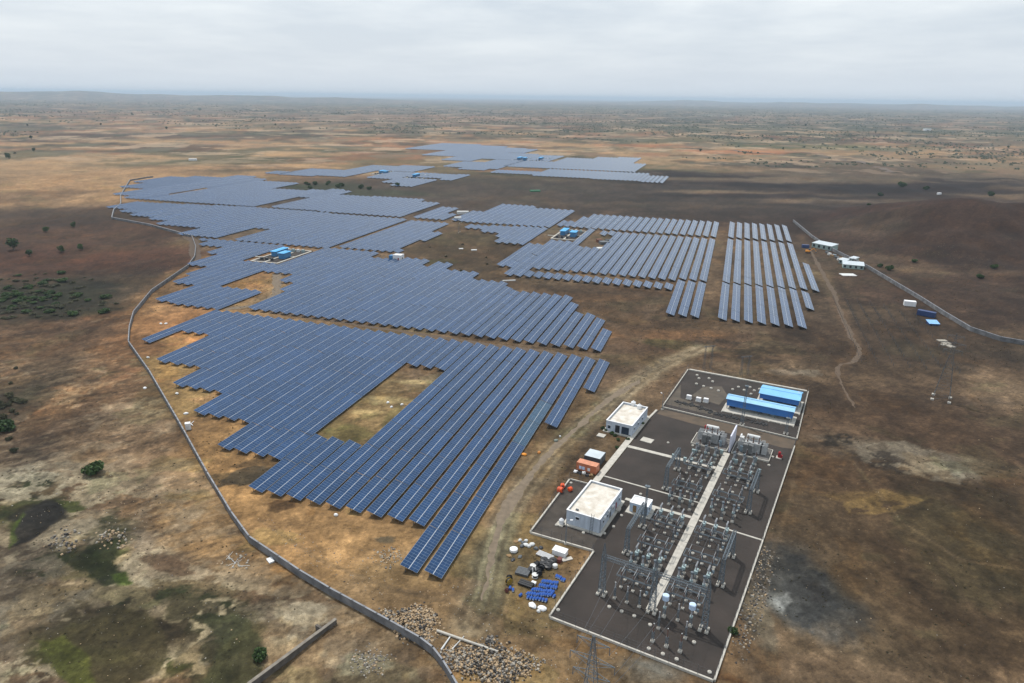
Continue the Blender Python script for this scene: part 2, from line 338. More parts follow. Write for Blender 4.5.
# ------------------------------------------------------------------ ground sheet
def build_ground():
    # rows spaced finely near the site and coarsely far off
    ys = [-80.0]
    while ys[-1] < 60: ys.append(ys[-1] + 8)
    y = ys[-1]
    while y < 60000:
        y += max(0.45, y * y / 71700 * 1.35); ys.append(y)
        if len(ys) > 640: break
    y = ys[-1]
    while y < 45000: y *= 1.12; ys.append(y)
    ys = np.array(ys); nu = 860; u = np.linspace(-1.25, 1.25, nu)
    X = (ys[:, None] + 60 + 100 * sstep(60, -80, ys)[:, None]) * u[None, :]; Y = np.repeat(ys[:, None], nu, 1)
    X = X.ravel(); Y = Y.ravel(); n = X.size
    Z = height(X, Y)
    C = np.zeros((n, 3)); C[:] = alb((124, 105, 86))
    dist = np.hypot(X, Y)
    n1 = fbm(X / 60, Y / 60, 1, 5); n2 = fbm(X / 14, Y / 14, 2, 4); n3 = fbm(X / 3.5, Y / 3.5, 4, 3); n4 = fbm(X / 260, Y / 260, 8, 4)
    def mixc(mask, c):
        nonlocal C
        c = np.array(alb(c)); mask = np.clip(mask, 0, 1)[:, None]; C = C * (1 - mask) + c * mask
    def blob(px, py, rx, ry, c, k=1.0, warp=0.55, soft=0.22, rot=0.0, seed=0):
        a = at(px, py); yn = at(px, py + ry).y; yf = at(px, py - ry).y; cy = (yn + yf) / 2; RY = (yf - yn) / 2
        RX = abs(at(px + rx, py).x - at(px - rx, py).x) / 2
        cx = a.x * cy / a.y
        dx, dy = X - cx, Y - cy
        sel = (np.abs(dx) < (RX + RY * abs(math.sin(R(rot)))) * 2.2) & (np.abs(dy) < (RY + RX * abs(math.sin(R(rot)))) * 2.2)
        dx, dy = dx[sel], dy[sel]; ca, sa = math.cos(R(rot)), math.sin(R(rot))
        ex, ey = (dx * ca + dy * sa) / RX, (-dx * sa + dy * ca) / RY
        d = np.hypot(ex, ey) + warp * fbm(ex * 1.7 + px, ey * 1.7 + py, seed + 5, 6, 0.64) + (0.12 * n3[sel] + 0.16 * n2[sel]) * (dist[sel] < 700)
        m = np.zeros(n); m[sel] = sstep(1 + soft, 1 - soft, d) * k
        mixc(m, c); return m
    # ---- far farmland: patchwork of fields, scrub lines
    fx = X / 170 + 0.8 * fbm(X / 500, Y / 500, 61, 3); fy = Y / 330 + 0.8 * fbm(X / 400, Y / 700, 62, 3)
    cell = _hash(np.floor(fx), np.floor(fy), 5); cell2 = _hash(np.floor(fx * 2.3), np.floor(fy * 1.9), 6)
    far = sstep(900, 1500, Y)
    pal = [(163,132,102), (128,100,80), (150,122,96), (112,100,84), (172,142,110), (140,108,86), (104,94,78), (122,112,92)]
    for i, c in enumerate(pal):
        mixc(far * ((cell * 8).astype(int) == i) * 0.75, c)
    mixc(far * (cell2 > 0.78) * 0.6, (176,146,114)); mixc(far * (cell2 < 0.10) * 0.6, (150,98,74))
    # ---- soil zones by survey place, cloud shade painted into right hill and left field
    blob(210, 158, 330, 22, (178,150,118), 0.9, 0.3, 0.4)
    blob(430, 150, 330, 14, (172,142,110), 0.7, 0.4, 0.4)
    blob(120, 188, 130, 20, (168,138,106), 0.9, 0.4, 0.4)
    blob(700, 156, 330, 10, (166,140,110), 0.8, 0.4, 0.4)
    blob(900, 138, 230, 16, (112,100,84), 0.7, 0.4); blob(930, 170, 200, 12, (104,90,76), 0.8, 0.4)
    blob(560, 198, 330, 24, (96,80,68), 0.95, 0.3); blob(760, 205, 190, 22, (84,68,58), 0.9, 0.3)
    for k in range(9): blob(700 + 24 * k, 176 + (k * 37 % 19), 62, 3.2, (58,45,40), 0.8, 0.5, 0.3, seed=k)
    blob(760, 193, 60, 2.2, (120,102,84), 0.6); blob(870, 187, 120, 4, (60,46,42), 0.8); blob(650, 176, 70, 3, (76,60,52), 0.8)
    blob(930, 240, 210, 52, (88,71,60), 0.95, 0.3); blob(985, 205, 60, 9, (72,57,50), 0.6); blob(870, 212, 70, 8, (78,64,56), 0.6)
    blob(960, 300, 120, 28, (92,75,64), 0.8)
    blob(60, 235, 150, 30, (116,90,72), 0.9, 0.4); blob(70, 218, 120, 9, (98,78,64), 0.7); blob(30, 196, 60, 8, (120,100,82), 0.6)
    blob(90, 262, 120, 17, (103,76,60), 0.9, 0.35); blob(40, 290, 130, 26, (84,74,62), 0.85, 0.4); blob(20, 300, 90, 18, (66,64,52), 0.7)
    blob(50, 335, 150, 28, (108,84,66), 0.85, 0.35); blob(90, 390, 150, 50, (134,108,84), 0.8, 0.4)
    blob(20, 395, 45, 40, (96,84,70), 0.8, 0.5); blob(60, 430, 70, 24, (102,86,72), 0.7, 0.5)
    blob(70, 470, 70, 26, (92,80,70), 0.8, 0.5, 0.4); blob(150, 460, 90, 60, (150,126,102), 0.75, 0.5)
    blob(190, 560, 120, 60, (138,119,98), 0.8, 0.5); blob(40, 590, 110, 70, (136,124,110), 0.85, 0.4)
    blob(350, 660, 120, 50, (136,120,102), 0.8, 0.4)
    # inside the wall: warm sandy soil
    inn = (~inside(X, Y, OUTL)) & (X < 20) & (Y < 420)
    wd = poly_dist(X, Y, WALL_L)
    m = inn * sstep(95, 45, wd + 14 * n1) ; mixc(m * 0.85, (166,136,100))
    blob(240, 470, 70, 60, (172,140,100), 0.5, 0.4); blob(330, 555, 130, 28, (172,141,104), 0.8, 0.4)
    blob(170, 330, 60, 26, (162,122,86), 0.7, 0.4); blob(230, 280, 60, 40, (150,118,86), 0.8, 0.4)
    blob(460, 600, 130, 50, (142,120,94), 0.8, 0.4); blob(540, 650, 130, 40, (134,114,90), 0.8, 0.4)
    blob(420, 575, 60, 14, (158,132,98), 0.6); blob(500, 600, 30, 24, (160,134,100), 0.5, 0.6)
    blob(282, 505, 14, 5, (112,88,64), 0.8); blob(290, 458, 46, 8, (100,84,64), 0.8, 0.5, rot=20); blob(240, 478, 40, 6, (96,86,66), 0.6, 0.5)
    blob(385, 540, 10, 4, (122,112,96), 0.8); blob(190, 512, 26, 4, (140,120,92), 0.5, rot=30)
    blob(350, 415, 60, 44, (134,115,86), 0.9, 0.3); blob(345, 435, 26, 10, (104,100,66), 0.6, 0.5); blob(392, 425, 12, 22, (108,104,70), 0.5)
    blob(385, 400, 36, 4, (160,142,108), 0.8, 0.5); blob(368, 412, 18, 3, (165,146,110), 0.7, 0.5); blob(415, 382, 20, 2.4, (160,142,108), 0.7, 0.5)
    blob(470, 255, 70, 30, (108,90,72), 0.8, 0.4); blob(440, 250, 30, 8, (84,74,54), 0.5, 0.6); blob(470, 240, 40, 7, (96,88,62), 0.5, 0.6)
    blob(600, 310, 110, 24, (110,90,72), 0.85, 0.4); blob(570, 297, 70, 4, (142,110,80), 0.7, 0.4); blob(700, 345, 110, 14, (112,90,72), 0.8, 0.4)
    blob(660, 335, 60, 6, (136,106,78), 0.6); blob(640, 370, 60, 26, (122,102,84), 0.7, 0.4); blob(640, 360, 70, 5, (92,88,62), 0.4, 0.6)
    blob(780, 345, 30, 4, (142,124,106), 0.5); blob(786, 372, 26, 3, (150,136,122), 0.55, 0.5)
    blob(600, 430, 50, 40, (122,104,84), 0.8, 0.4); blob(540, 470, 60, 50, (126,107,86), 0.6, 0.4)
    # right-hand waste ground
    blob(880, 340, 110, 40, (94,81,68), 0.85, 0.4); blob(900, 430, 130, 50, (98,82,68), 0.85, 0.4)
    blob(930, 560, 150, 110, (92,79,64), 0.85, 0.35); blob(1000, 560, 70, 90, (78,72,56), 0.7, 0.4); blob(780, 500, 60, 70, (104,90,74), 0.7, 0.4)
    blob(845, 480, 46, 30, (106,86,68), 0.7); blob(880, 620, 120, 60, (96,83,66), 0.6)
    blob(905, 455, 66, 11, (134,122,108), 0.75, 0.6, 0.5, rot=-20); blob(945, 472, 34, 8, (158,148,136), 0.75, 0.6, 0.5, rot=-15); blob(870, 455, 36, 6, (92,86,80), 0.6, 0.6)
    blob(875, 495, 46, 5, (132,112,80), 0.7, 0.6); blob(840, 445, 40, 3.5, (62,54,46), 0.7, 0.7); blob(880, 415, 90, 7, (78,66,56), 0.6, 0.6)
    blob(840, 415, 34, 8, (122,98,76), 0.6, 0.5); blob(915, 400, 90, 6, (84,74,66), 0.5, 0.6)
    blob(800, 592, 40, 46, (92,90,88), 0.85, 0.5, 0.45); blob(782, 600, 16, 12, (132,130,126), 0.6, 0.5, 0.6); blob(812, 600, 22, 16, (70,68,66), 0.6, 0.5)
    blob(750, 610, 14, 46, (112,104,92), 0.7, 0.5); blob(650, 672, 32, 14, (142,136,128), 0.7, 0.4, 0.5); blob(590, 648, 60, 10, (124,100,72), 0.6, 0.5)
    blob(660, 655, 70, 7, (112,84,58), 0.7, 0.5, rot=-25); blob(775, 480, 8, 5, (152,118,60), 0.7, 0.5)
    blob(790, 425, 40, 5, (128,104,82), 0.6); blob(905, 370, 60, 8, (104,88,70), 0.5)
    # shallow pans, moss and pale rock outside the lower left wall
    rk = inside(X, Y, OUTL) * (Y < 330)
    st = fbm((X * 0.8 + Y * 0.6) / 9, (Y * 0.8 - X * 0.6) / 2.2, 71, 5, 0.6)
    mixc(rk * sstep(0.05, 0.45, st) * 0.45, (160,142,120)); mixc(rk * sstep(-0.02, -0.4, st) * 0.5, (92,78,66))
    mixc(rk * sstep(0.3, 0.6, n2) * 0.4, (150,112,84))
    blob(20, 480, 60, 16, (176,164,144), 0.75, 0.9, 0.3); blob(18, 503, 40, 28, (112,98,76), 0.8, 0.5)
    blob(60, 522, 60, 12, (150,136,116), 0.6, 0.8); blob(34, 512, 38, 15, (88,92,58), 0.8, 0.4, rot=-10)
    blob(125, 600, 110, 24, (128,116,90), 0.6, 0.5)
    blob(120, 640, 95, 34, (92,84,64), 0.92, 0.4, 0.3); blob(85, 648, 46, 20, (94,96,52), 0.75, 0.5, 0.5); blob(150, 610, 60, 16, (84,72,58), 0.7, 0.5)
    blob(225, 640, 38, 38, (92,88,68), 0.85, 0.45); blob(175, 660, 20, 14, (86,92,54), 0.6, 0.6)
    blob(176, 606, 26, 12, (172,156,134), 0.85, 0.6, 0.35); blob(205, 612, 16, 16, (160,146,124), 0.7, 0.6); blob(186, 652, 12, 12, (166,152,132), 0.7, 0.8, rot=35)
    blob(92, 558, 34, 18, (86,90,56), 0.85, 0.45); blob(60, 535, 44, 6, (166,152,134), 0.5, 0.8)
    blob(290, 615, 50, 12, (162,150,134), 0.6, 0.7, 0.5); blob(260, 650, 40, 8, (158,144,124), 0.6, 0.6, rot=25); blob(355, 662, 30, 9, (160,150,136), 0.5, 0.8)
    blob(165, 567, 30, 10, (104,84,68), 0.6, 0.6); blob(235, 560, 26, 5, (116,98,80), 0.5)
    # green flush round the plant
    blob(330, 187, 40, 4, (64,80,46), 0.8, 0.6); blob(375, 193, 50, 3, (66,84,46), 0.8, 0.6); blob(540, 188, 40, 3, (84,82,66), 0.5)
    blob(680, 345, 40, 5, (78,88,52), 0.6, 0.7, rot=-20); blob(440, 262, 20, 3, (80,98,50), 0.5)
    # empty mounting trenches right of the arrays: thin dark spoil lines on the row grid
    s_ = X * math.sin(TH) + Y * math.cos(TH); t_ = X * math.cos(TH) - Y * math.sin(TH)
    fr = np.abs(((t_ + 3) / 6.1) % 1 - 0.5)
    mt = sstep(0.16, 0.05, fr + 0.05 * n3) * sstep(52, 60, t_) * sstep(112, 100, t_) * sstep(300, 315, s_) * sstep(430, 415, s_) * sstep(-0.3, 0.2, n2)
    mixc(mt * 0.6, (62,64,64))
    mt = sstep(0.14, 0.04, np.abs((t_ / 6.1) % 1 - 0.5)) * sstep(-120, -100, t_) * sstep(48, 40, t_) * sstep(655, 665, s_) * sstep(760, 720, s_)
    mixc(mt * 0.35, (112,98,84))
    mixc(sstep(900, 1300, Y) * sstep(3600, 1800, Y) * sstep(-.15, .25, n4) * .5, (178, 150, 118))
    # scrub darkening far away and general mottling
    sc = fbm(X / 90, Y / 200, 81, 5, 0.62); mixc(sstep(1000, 1800, Y) * sstep(0.12, 0.34, sc) * 0.75, (78,82,64))
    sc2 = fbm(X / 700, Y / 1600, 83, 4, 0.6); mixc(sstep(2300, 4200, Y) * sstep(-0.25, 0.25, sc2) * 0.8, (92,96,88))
    for (px, py, rx, ry) in [(270, 103.5, 40, 0.7), (420, 105.5, 60, 0.7), (660, 105, 40, 0.6), (730, 115.5, 28, 0.7), (500, 104, 30, .5), (760, 104, 20, .5)]: blob(px, py, rx, ry, (205,205,205), 0.7, 0.3)
    near = sstep(900, 300, dist)
    # cross-wise strips of tilled, fallow and scrubby land on the plain
    fz = sstep(850, 1300, Y + 150 * n4)
    for k, (sx_, sy_, th_, c, a_) in enumerate(((420, 95, .12, (96, 76, 62), .75), (300, 70, .16, (176, 142, 108), .7), (520, 120, .18, (88, 88, 66), .7), (260, 60, .20, (158, 112, 84), .6), (200, 45, .18, (78, 70, 58), .7), (150, 60, .22, (70, 80, 50), .6))):
        q = fbm(X / sx_ + k * 7, Y / (sy_ * (1 + Y / 3000)) - k * 3, 131 + k, 5, .6); mixc(fz * sstep(th_, th_ + .10, q) * a_, c)
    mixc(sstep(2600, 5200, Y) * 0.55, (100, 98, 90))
    blob(830, 147, 90, 3, (84, 100, 58), .7, .7); blob(700, 141, 120, 3, (92, 96, 66), .6, .7); blob(790, 128, 240, 4, (76, 84, 64), .75, .6); blob(600, 108, 320, 2.4, (84, 92, 80), .6, .6)
    blob(300, 128, 90, 2, (104, 98, 76), .6, .7); blob(20, 155, 40, 6, (88, 92, 66), .6, .7); blob(40, 128, 90, 4, (100, 92, 82), .6, .6)
    blob(450, 118, 200, 2.5, (150, 116, 94), .5, .6); blob(740, 152, 60, 2.2, (186, 130, 92), .7, .6); blob(650, 146, 50, 1.6, (186, 128, 90), .6, .6); blob(390, 139, 60, 1.4, (186, 130, 92), .6, .6)
    # ploughed dark strips; the mound, its lit flank and cloud shade painted in
    for k, (bx, by, rx_, ry_) in enumerate(((690,174,80,3),(760,182,90,3.5),(850,184,110,4),(930,190,100,3.5),(800,190,60,3),(985,182,60,4),(740,190,70,2),(880,195,70,3))): blob(bx, by, rx_, ry_, (56,42,37), .85, .5, .2, seed=k)
    blob(925, 226, 120, 22, (76,59,50), .8, .4); blob(900, 212, 60, 5, (62,47,41), .8, .5); blob(985, 222, 40, 8, (60,45,40), .75, .5); blob(950, 232, 12, 16, (98,78,64), .6, .6); blob(850, 240, 60, 14, (92,76,64), .5, .5)
    # pale ledges and dark crevices of the stony ground at lower left
    zn = inside(X, Y, OUTL) * sstep(330, 230, Y); led = fbm(X / 17 + 2, Y / 12, 141, 6, .62); cre = np.abs(fbm(X / 9, Y / 7 + 4, 143, 5, .6))
    pan = np.zeros(n)
    for (bx, by, rx_, ry_) in ((35,505,80,40),(90,555,60,30),(130,625,130,60),(230,640,70,50),(300,625,60,30)):
        a_ = at(bx, by); RX = rx_ * a_.length / 640; RY = (at(bx, by - ry_).y - at(bx, by + ry_).y) / 2; pan = np.maximum(pan, sstep(1.5, .7, np.hypot((X - a_.x) / RX, (Y - a_.y) / RY)))
    mixc(zn * pan * sstep(.12, .17, led) * .75, (178,164,142)); mixc(zn * pan * sstep(-.16, -.22, led) * .6, (74,72,54)); mixc(zn * pan * sstep(-.30, -.34, led) * .7, (62,70,44))
    mixc(zn * sstep(.05, .0, cre) * .4, (72,60,50)); mixc(zn * (1 - pan) * sstep(.16, .3, led) * .4, (156,138,118)); mixc(zn * sstep(.2, .28, fbm(X / 6, Y / 5, 147, 5, .65)) * .35, (166,150,130))
    worn_pl = None
    blob(85, 650, 40, 14, (108,114,58), .8, .5, .5); blob(160, 630, 60, 20, (88,78,60), .6, .6); blob(40, 515, 34, 11, (66,62,54), .9, .35, .15, rot=-12); blob(95, 556, 20, 13, (60,64,44), .9, .4, .2); blob(125, 632, 48, 16, (72,64,50), .85, .5, .2)
    for (bx, by, rx_, ry_, c, a_) in ((60,238,150,26,(92,70,54),.8),(80,262,110,17,(98,69,52),.8),(30,300,130,26,(84,72,58),.7),(60,215,110,8,(84,72,60),.6),(50,345,120,22,(110,88,68),.6),
        (930,240,200,46,(84,64,53),.75),(960,300,120,26,(84,66,54),.7),(880,345,120,34,(92,76,63),.7),(900,430,140,44,(98,80,65),.6),(940,560,140,100,(98,81,63),.6),(760,205,180,18,(74,62,54),.6),(560,198,300,18,(84,76,70),.6),(620,310,120,22,(98,82,66),.5),(700,350,80,12,(100,80,64),.5),(480,262,60,26,(92,78,60),.6)):  # dark field and hill zones, cloud shade added into the soil colour
        blob(bx, by, rx_, ry_, c, a_, .6, .5)
    for (bx, by, rx_, ry_, c, a_) in ((900,203,150,3.5,(116,100,86),.8),(990,214,50,4,(104,88,76),.5),(770,180,150,2.2,(122,106,90),.8),(720,192,60,1.6,(128,110,92),.8),(850,176,120,3,(112,97,84),.7),(690,176,60,1.8,(60,46,40),.9),(800,186,80,2.4,(52,40,36),.9),(880,190,60,2.2,(50,38,35),.9),(660,183,50,1.4,(56,44,40),.8),(950,186,50,2,(56,44,40),.8),(760,196,90,2.2,(60,47,42),.8),(845,195,40,1.5,(104,90,76),.7),(640,205,120,3,(104,90,78),.5),(470,205,60,4,(100,84,74),.5),(940,216,14,7,(96,76,62),.7),(900,219,30,4,(58,44,40),.7),(965,212,26,4,(54,42,38),.7),(860,232,40,10,(98,84,72),.6),(830,255,30,20,(92,76,64),.5)): blob(bx, by, rx_, ry_, c, a_, .55, .3)  # strips of field, and the mound's lit flank lightened by colour
    blob(905, 452, 60, 8, (124,114,102), .65, .7, .4, rot=-20); blob(940, 470, 34, 6, (146,138,126), .7, .7, .4, rot=-15); blob(800,592,38,42,(84,83,82),.7,.6,.4); blob(784,602,14,9,(132,130,127),.7,.6,.4); blob(870,498,46,5,(124,104,74),.6,.7)
    blob(38, 297, 62, 15, (62,62,46), .75, .7); blob(70, 312, 40, 6, (66,66,48), .6, .7); blob(10, 405, 34, 26, (74,66,54), .6, .7); blob(925, 222, 100, 10, (76,54,44), .7, .6, .3); blob(960, 560, 60, 60, (80,74,54), .5, .6)
    wx_ = 1.6 * fbm(X / 4.5, Y / 4.5, 201, 5, .6) + 2.6 * fbm(X / 14, Y / 14, 203, 3); wy_ = 1.6 * fbm(X / 4.5, Y / 4.5, 207, 5, .6) + 2.6 * fbm(X / 14, Y / 14, 209, 3)
    def zone(pl, c, a_=.85, brk=None):
        P_ = pts2(pl); sl = (X > min(p[0] for p in P_) - 6) & (X < max(p[0] for p in P_) + 6) & (Y > min(p[1] for p in P_) - 6) & (Y < max(p[1] for p in P_) + 6)
        xx, yy = X[sl] + wx_[sl], Y[sl] + wy_[sl]; ins = inside(xx, yy, P_); d_ = poly_dist(xx, yy, P_ + P_[:1]); m_ = np.zeros(n); m_[sl] = np.where(ins, sstep(0, .9, d_), 0) * a_
        if brk: q_ = fbm(X[sl] / 5, Y[sl] / 4, brk, 5, .65); m_[sl] *= sstep(-.12, -.02, q_)
        mixc(m_, c)
    zone([(0,470),(30,464),(62,474),(70,492),(45,502),(20,500),(0,510)], (176,164,144), .8, 301); zone([(60,520),(95,512),(112,525),(92,545),(55,552),(30,560),(0,575),(0,556)], (164,152,134), .75, 303); zone([(0,565),(60,552),(95,590),(50,625),(0,640)], (142,132,118), .7, 305)
    zone([(92,588),(130,590),(168,602),(120,612),(92,606)], (142,130,104), .8, 307); zone([(160,612),(176,598),(205,594),(238,598),(232,622),(205,640),(190,650),(196,624)], (178,164,140), .85, 309); zone([(182,655),(206,645),(202,690),(176,690)], (166,152,130), .7, 311)
    zone([(268,612),(300,600),(330,606),(336,622),(300,634),(272,650),(262,640)], (166,154,136), .7, 313); zone([(128,582),(140,574),(150,584),(138,592)], (170,158,138), .8)
    zone([(32,642),(72,628),(108,603),(150,608),(172,622),(176,645),(156,668),(112,690),(60,676)], (92,84,62), .9); zone([(34,644),(70,634),(100,652),(96,690),(58,672)], (104,106,56), .8); zone([(203,620),(236,612),(258,638),(266,662),(246,690),(188,690),(214,652)], (88,88,66), .88); zone([(164,586),(200,594),(210,604),(186,620),(165,612)], (86,80,60), .85)
    zone([(76,556),(88,546),(102,556),(122,572),(127,584),(104,588),(86,578)], (60,66,42), .92); zone([(106,574),(124,572),(128,586),(112,590)], (92,106,48), .8); zone([(6,534),(18,512),(46,498),(68,506),(60,520),(32,538),(8,546)], (64,61,58), .94); zone([(0,545),(8,522),(22,506),(16,526),(10,548)], (92,104,50), .85); zone([(50,500),(80,496),(90,508),(66,514)], (92,100,52), .85)
    zone([(240,468),(262,462),(285,470),(262,482),(225,486),(205,492)], (78,72,62), .8); zone([(270,502),(292,498),(296,508),(276,512)], (104,84,62), .8); zone([(130,560),(150,552),(190,560),(196,572),(160,576)], (110,88,70), .7); zone([(785,555),(825,560),(838,600),(815,640),(795,630),(778,600)], (78,77,77), .8, 315); zone([(772,596),(788,590),(796,604),(782,612)], (140,139,138), .8); zone([(800,580),(826,585),(822,606),(804,602)], (62,59,58), .7)
    zone([(855,445),(900,438),(950,455),(985,478),(960,486),(905,474),(862,462)], (132,122,110), .8, 317); zone([(925,462),(965,466),(972,482),(935,478)], (160,152,140), .8, 319); zone([(858,455),(880,448),(930,470),(900,474),(870,468)], (64,56,50), .75, 321); zone([(838,500),(880,488),(930,500),(900,512),(850,512)], (132,112,78), .75, 323); zone([(825,436),(850,432),(862,440),(840,446),(818,446)], (56,50,44), .8, 325); zone([(780,372),(820,366),(826,376),(790,380)], (150,138,124), .6, 327); zone([(630,655),(665,660),(672,680),(640,683)], (134,128,120), .75); zone([(700,335),(760,345),(800,372),(740,362),(690,352)], (76,66,56), .6, 329)
    # soft worn margins of the tracks, tyre lines
    def worn(pl, wd_, c, a_):
        P_ = pts2(pl); x0, x1 = min(p[0] for p in P_) - 15, max(p[0] for p in P_) + 15; y0, y1 = min(p[1] for p in P_) - 15, max(p[1] for p in P_) + 15
        sl = (X > x0) & (X < x1) & (Y > y0) & (Y < y1); d_ = poly_dist(X[sl], Y[sl], P_) + (1.1 * n3[sl] + 1.6 * n2[sl]) * min(1, wd_ / 3); m_ = np.zeros(n); m_[sl] = sstep(wd_, wd_ * .4, d_) * a_; mixc(m_, c)
    for sh_, wd_, c, a_ in ((0, 8.5, (140,122,100), .7), (2, 5.5, (156,142,122), .8), (-12, 1.0, (108,92,76), .5), (-7, .8, (170,156,134), .5), (-3, .7, (118,104,88), .5), (3, .8, (168,154,134), .5), (8, .9, (110,94,78), .5), (13, 1.0, (152,136,112), .5), (20, .8, (106,90,74), .4)):
        worn([(474+sh_*1.1,622),(486+sh_,588),(492+sh_,556),(501+sh_,525),(518+sh_*.9,493),(546+sh_*.8,458),(580+sh_*.7,425),(612+sh_*.5,398),(662,364+sh_*.2),(702,348)], wd_, c, a_)
    worn([(470,612),(520,640),(600,668),(700,700)], 4, (132,114,92), .5); worn([(270,312),(340,322),(480,343),(612,361),(660,352)], 4.5, (134,112,88), .6)
    worn([(800,236),(822,272),(842,315),(860,350),(838,366),(842,385),(858,410),(850,430)], 4.2, (112,93,76), .7)
    worn([(282,262),(278,290),(250,306),(225,309)], 6, (140,120,96), .7); worn([(640,340),(600,320),(560,296),(510,282),(500,262),(440,232)], 4, (118,98,80), .6)
    worn([(640,372),(640,340),(655,300),(700,268)], 3, (116,98,82), .4); worn([(725,330),(722,300),(728,230)], 4, (110,92,76), .5)
    for k, pl in enumerate(([(480,600),(510,620),(560,650),(640,683)],[(488,604),(530,622),(580,640),(690,690)],[(880,500),(930,550),(980,620),(1020,700)],[(820,420),(860,470),(900,520),(960,560),(1024,570)],[(640,380),(590,440),(560,480),(545,520)],[(470,590),(440,600),(380,585),(320,560),(260,520)],[(700,430),(700,431)],[(800,440),(790,500),(770,560),(760,620)])): worn(pl, .7, (128,111,92) if k % 2 else (92,78,65), .35)
    g = 1 + 0.16 * n1 + (0.13 * n2 + 0.12 * n3 * near) + 0.10 * n4
    C *= np.clip(g, 0.5, 1.6)[:, None]
    hue = fbm(X / 35, Y / 35, 91, 4); C[:, 0] *= 1 + 0.05 * hue; C[:, 2] *= 1 - 0.06 * hue
    gl = C.mean(1, keepdims=True); C = gl + (C - gl) * 0.92; C = C ** 1.36 * np.array([[1.52, 1.58, 1.50]])
    nr2 = sstep(1500, 700, dist)
    for k, (sc_, lo, hi) in enumerate(((34, .80, 1.24), (15, .82, 1.22), (6.5, .84, 1.20), (2.8, .85, 1.20))):
        nn = nr2 if sc_ > 10 else near
        q = fbm(X / sc_ + 11 * k, Y / (sc_ * 1.25) - 7 * k, 161 + k, 6, .66); C *= (1 + nn * ((hi - 1) * sstep(.14, .22, q) + (lo - 1) * sstep(-.14, -.22, q)))[:, None]
    q = fbm(X / 20 + 5, Y / 26, 171, 5, .62); m_ = nr2 * sstep(.20, .27, q) * .3; C[:, 0] *= 1 + .22 * m_; C[:, 2] *= 1 - .35 * m_
    q = fbm(X / 30 - 5, Y / 24, 173, 5, .62); m_ = nr2 * sstep(.22, .30, q) * .5; C[:, 0] *= 1 - .16 * m_; C[:, 2] *= 1 - .12 * m_
    # gullies and scraped patches
    rd = np.abs(fbm(X / 24 + 3, Y / 30, 111, 5, 0.6)); rd2 = np.abs(fbm(X / 7 + 3, Y / 8, 113, 4, 0.6))
    C *= (1 - 0.22 * near * sstep(0.07, 0.0, rd) - 0.14 * near * sstep(0.08, 0.0, rd2))[:, None]
    p1 = fbm(X / 40, Y / 46, 117, 6, 0.66); C *= (1 + near * (0.16 * sstep(0.2, 0.5, p1) - 0.18 * sstep(-0.2, -0.5, p1)))[:, None]
    ny = ys.size
    idx = np.arange(n).reshape(ny, nu)
    F = np.stack([idx[:-1, :-1], idx[:-1, 1:], idx[1:, 1:], idx[1:, :-1]], -1).reshape(-1, 4)
    me = bpy.data.meshes.new('ground'); me.vertices.add(n); me.vertices.foreach_set('co', np.stack([X, Y, Z], 1).ravel())
    me.loops.add(F.size); me.loops.foreach_set('vertex_index', F.ravel().astype(np.int32))
    me.polygons.add(len(F)); me.polygons.foreach_set('loop_start', np.arange(0, F.size, 4, dtype=np.int32))
    me.polygons.foreach_set('use_smooth', np.ones(len(F), bool))
    me.update(calc_edges=True)
    at_ = me.color_attributes.new('soil', 'FLOAT_COLOR', 'POINT'); at_.data.foreach_set('color', np.concatenate([np.clip(C, 0, 1), sstep(850, 1400, Y)[:, None]], 1).ravel())
    m = bpy.data.materials.new('soil'); m.use_nodes = True; t = m.node_tree; b = t.nodes['Principled BSDF']; b.inputs['Roughness'].default_value = 0.95; b.inputs['Specular IOR Level'].default_value = 0.15
    va = t.nodes.new('ShaderNodeVertexColor'); va.layer_name = 'soil'; gp = t.nodes.new('ShaderNodeNewGeometry')
    def noise(sc, det=5, ro=0.6):
        q = t.nodes.new('ShaderNodeTexNoise'); q.inputs['Scale'].default_value = sc; q.inputs['Detail'].default_value = det; q.inputs['Roughness'].default_value = ro
        t.links.new(gp.outputs['Position'], q.inputs['Vector']); return q.outputs['Fac']
    def mr(src, a, b_, c, d):
        q = t.nodes.new('ShaderNodeMapRange'); q.inputs['From Min'].default_value = a; q.inputs['From Max'].default_value = b_; q.inputs['To Min'].default_value = c; q.inputs['To Max'].default_value = d
        t.links.new(src, q.inputs['Value']); return q.outputs[0]
    def mul(a, b_):
        q = t.nodes.new('ShaderNodeMath'); q.operation = 'MULTIPLY'; t.links.new(a, q.inputs[0]); t.links.new(b_, q.inputs[1]); return q.outputs[0]
    f1 = mr(noise(0.7, 8, 0.75), 0.34, 0.66, 0.66, 1.32); f2 = mr(noise(0.11, 7, 0.68), 0.3, 0.7, 0.80, 1.2); f3 = mr(noise(3.0, 3, 0.7), 0.3, 0.72, 0.84, 1.2)
    vs = t.nodes.new('ShaderNodeVectorMath'); vs.operation = 'SCALE'; t.links.new(va.outputs['Color'], vs.inputs[0]); t.links.new(mul(mul(mul(f1, f2), f3), mr(noise(0.018, 9, 0.7), 0.3, 0.7, 0.84, 1.16)), vs.inputs['Scale'])
    # crusted, scraped and pebbly patches with crisp edges; scrub and stubble on the far fields
    def mixn(fac, a_, c):
        q = t.nodes.new('ShaderNodeMix'); q.data_type = 'RGBA'; t.links.new(fac, q.inputs['Factor']); t.links.new(a_, q.inputs['A']); q.inputs['B'].default_value = (*c, 1); return q.outputs['Result']
    def scl(a_, k):
        q = t.nodes.new('ShaderNodeVectorMath'); q.operation = 'SCALE'; t.links.new(a_, q.inputs[0]); t.links.new(k, q.inputs['Scale']); return q.outputs[0]
    cur = vs.outputs[0]
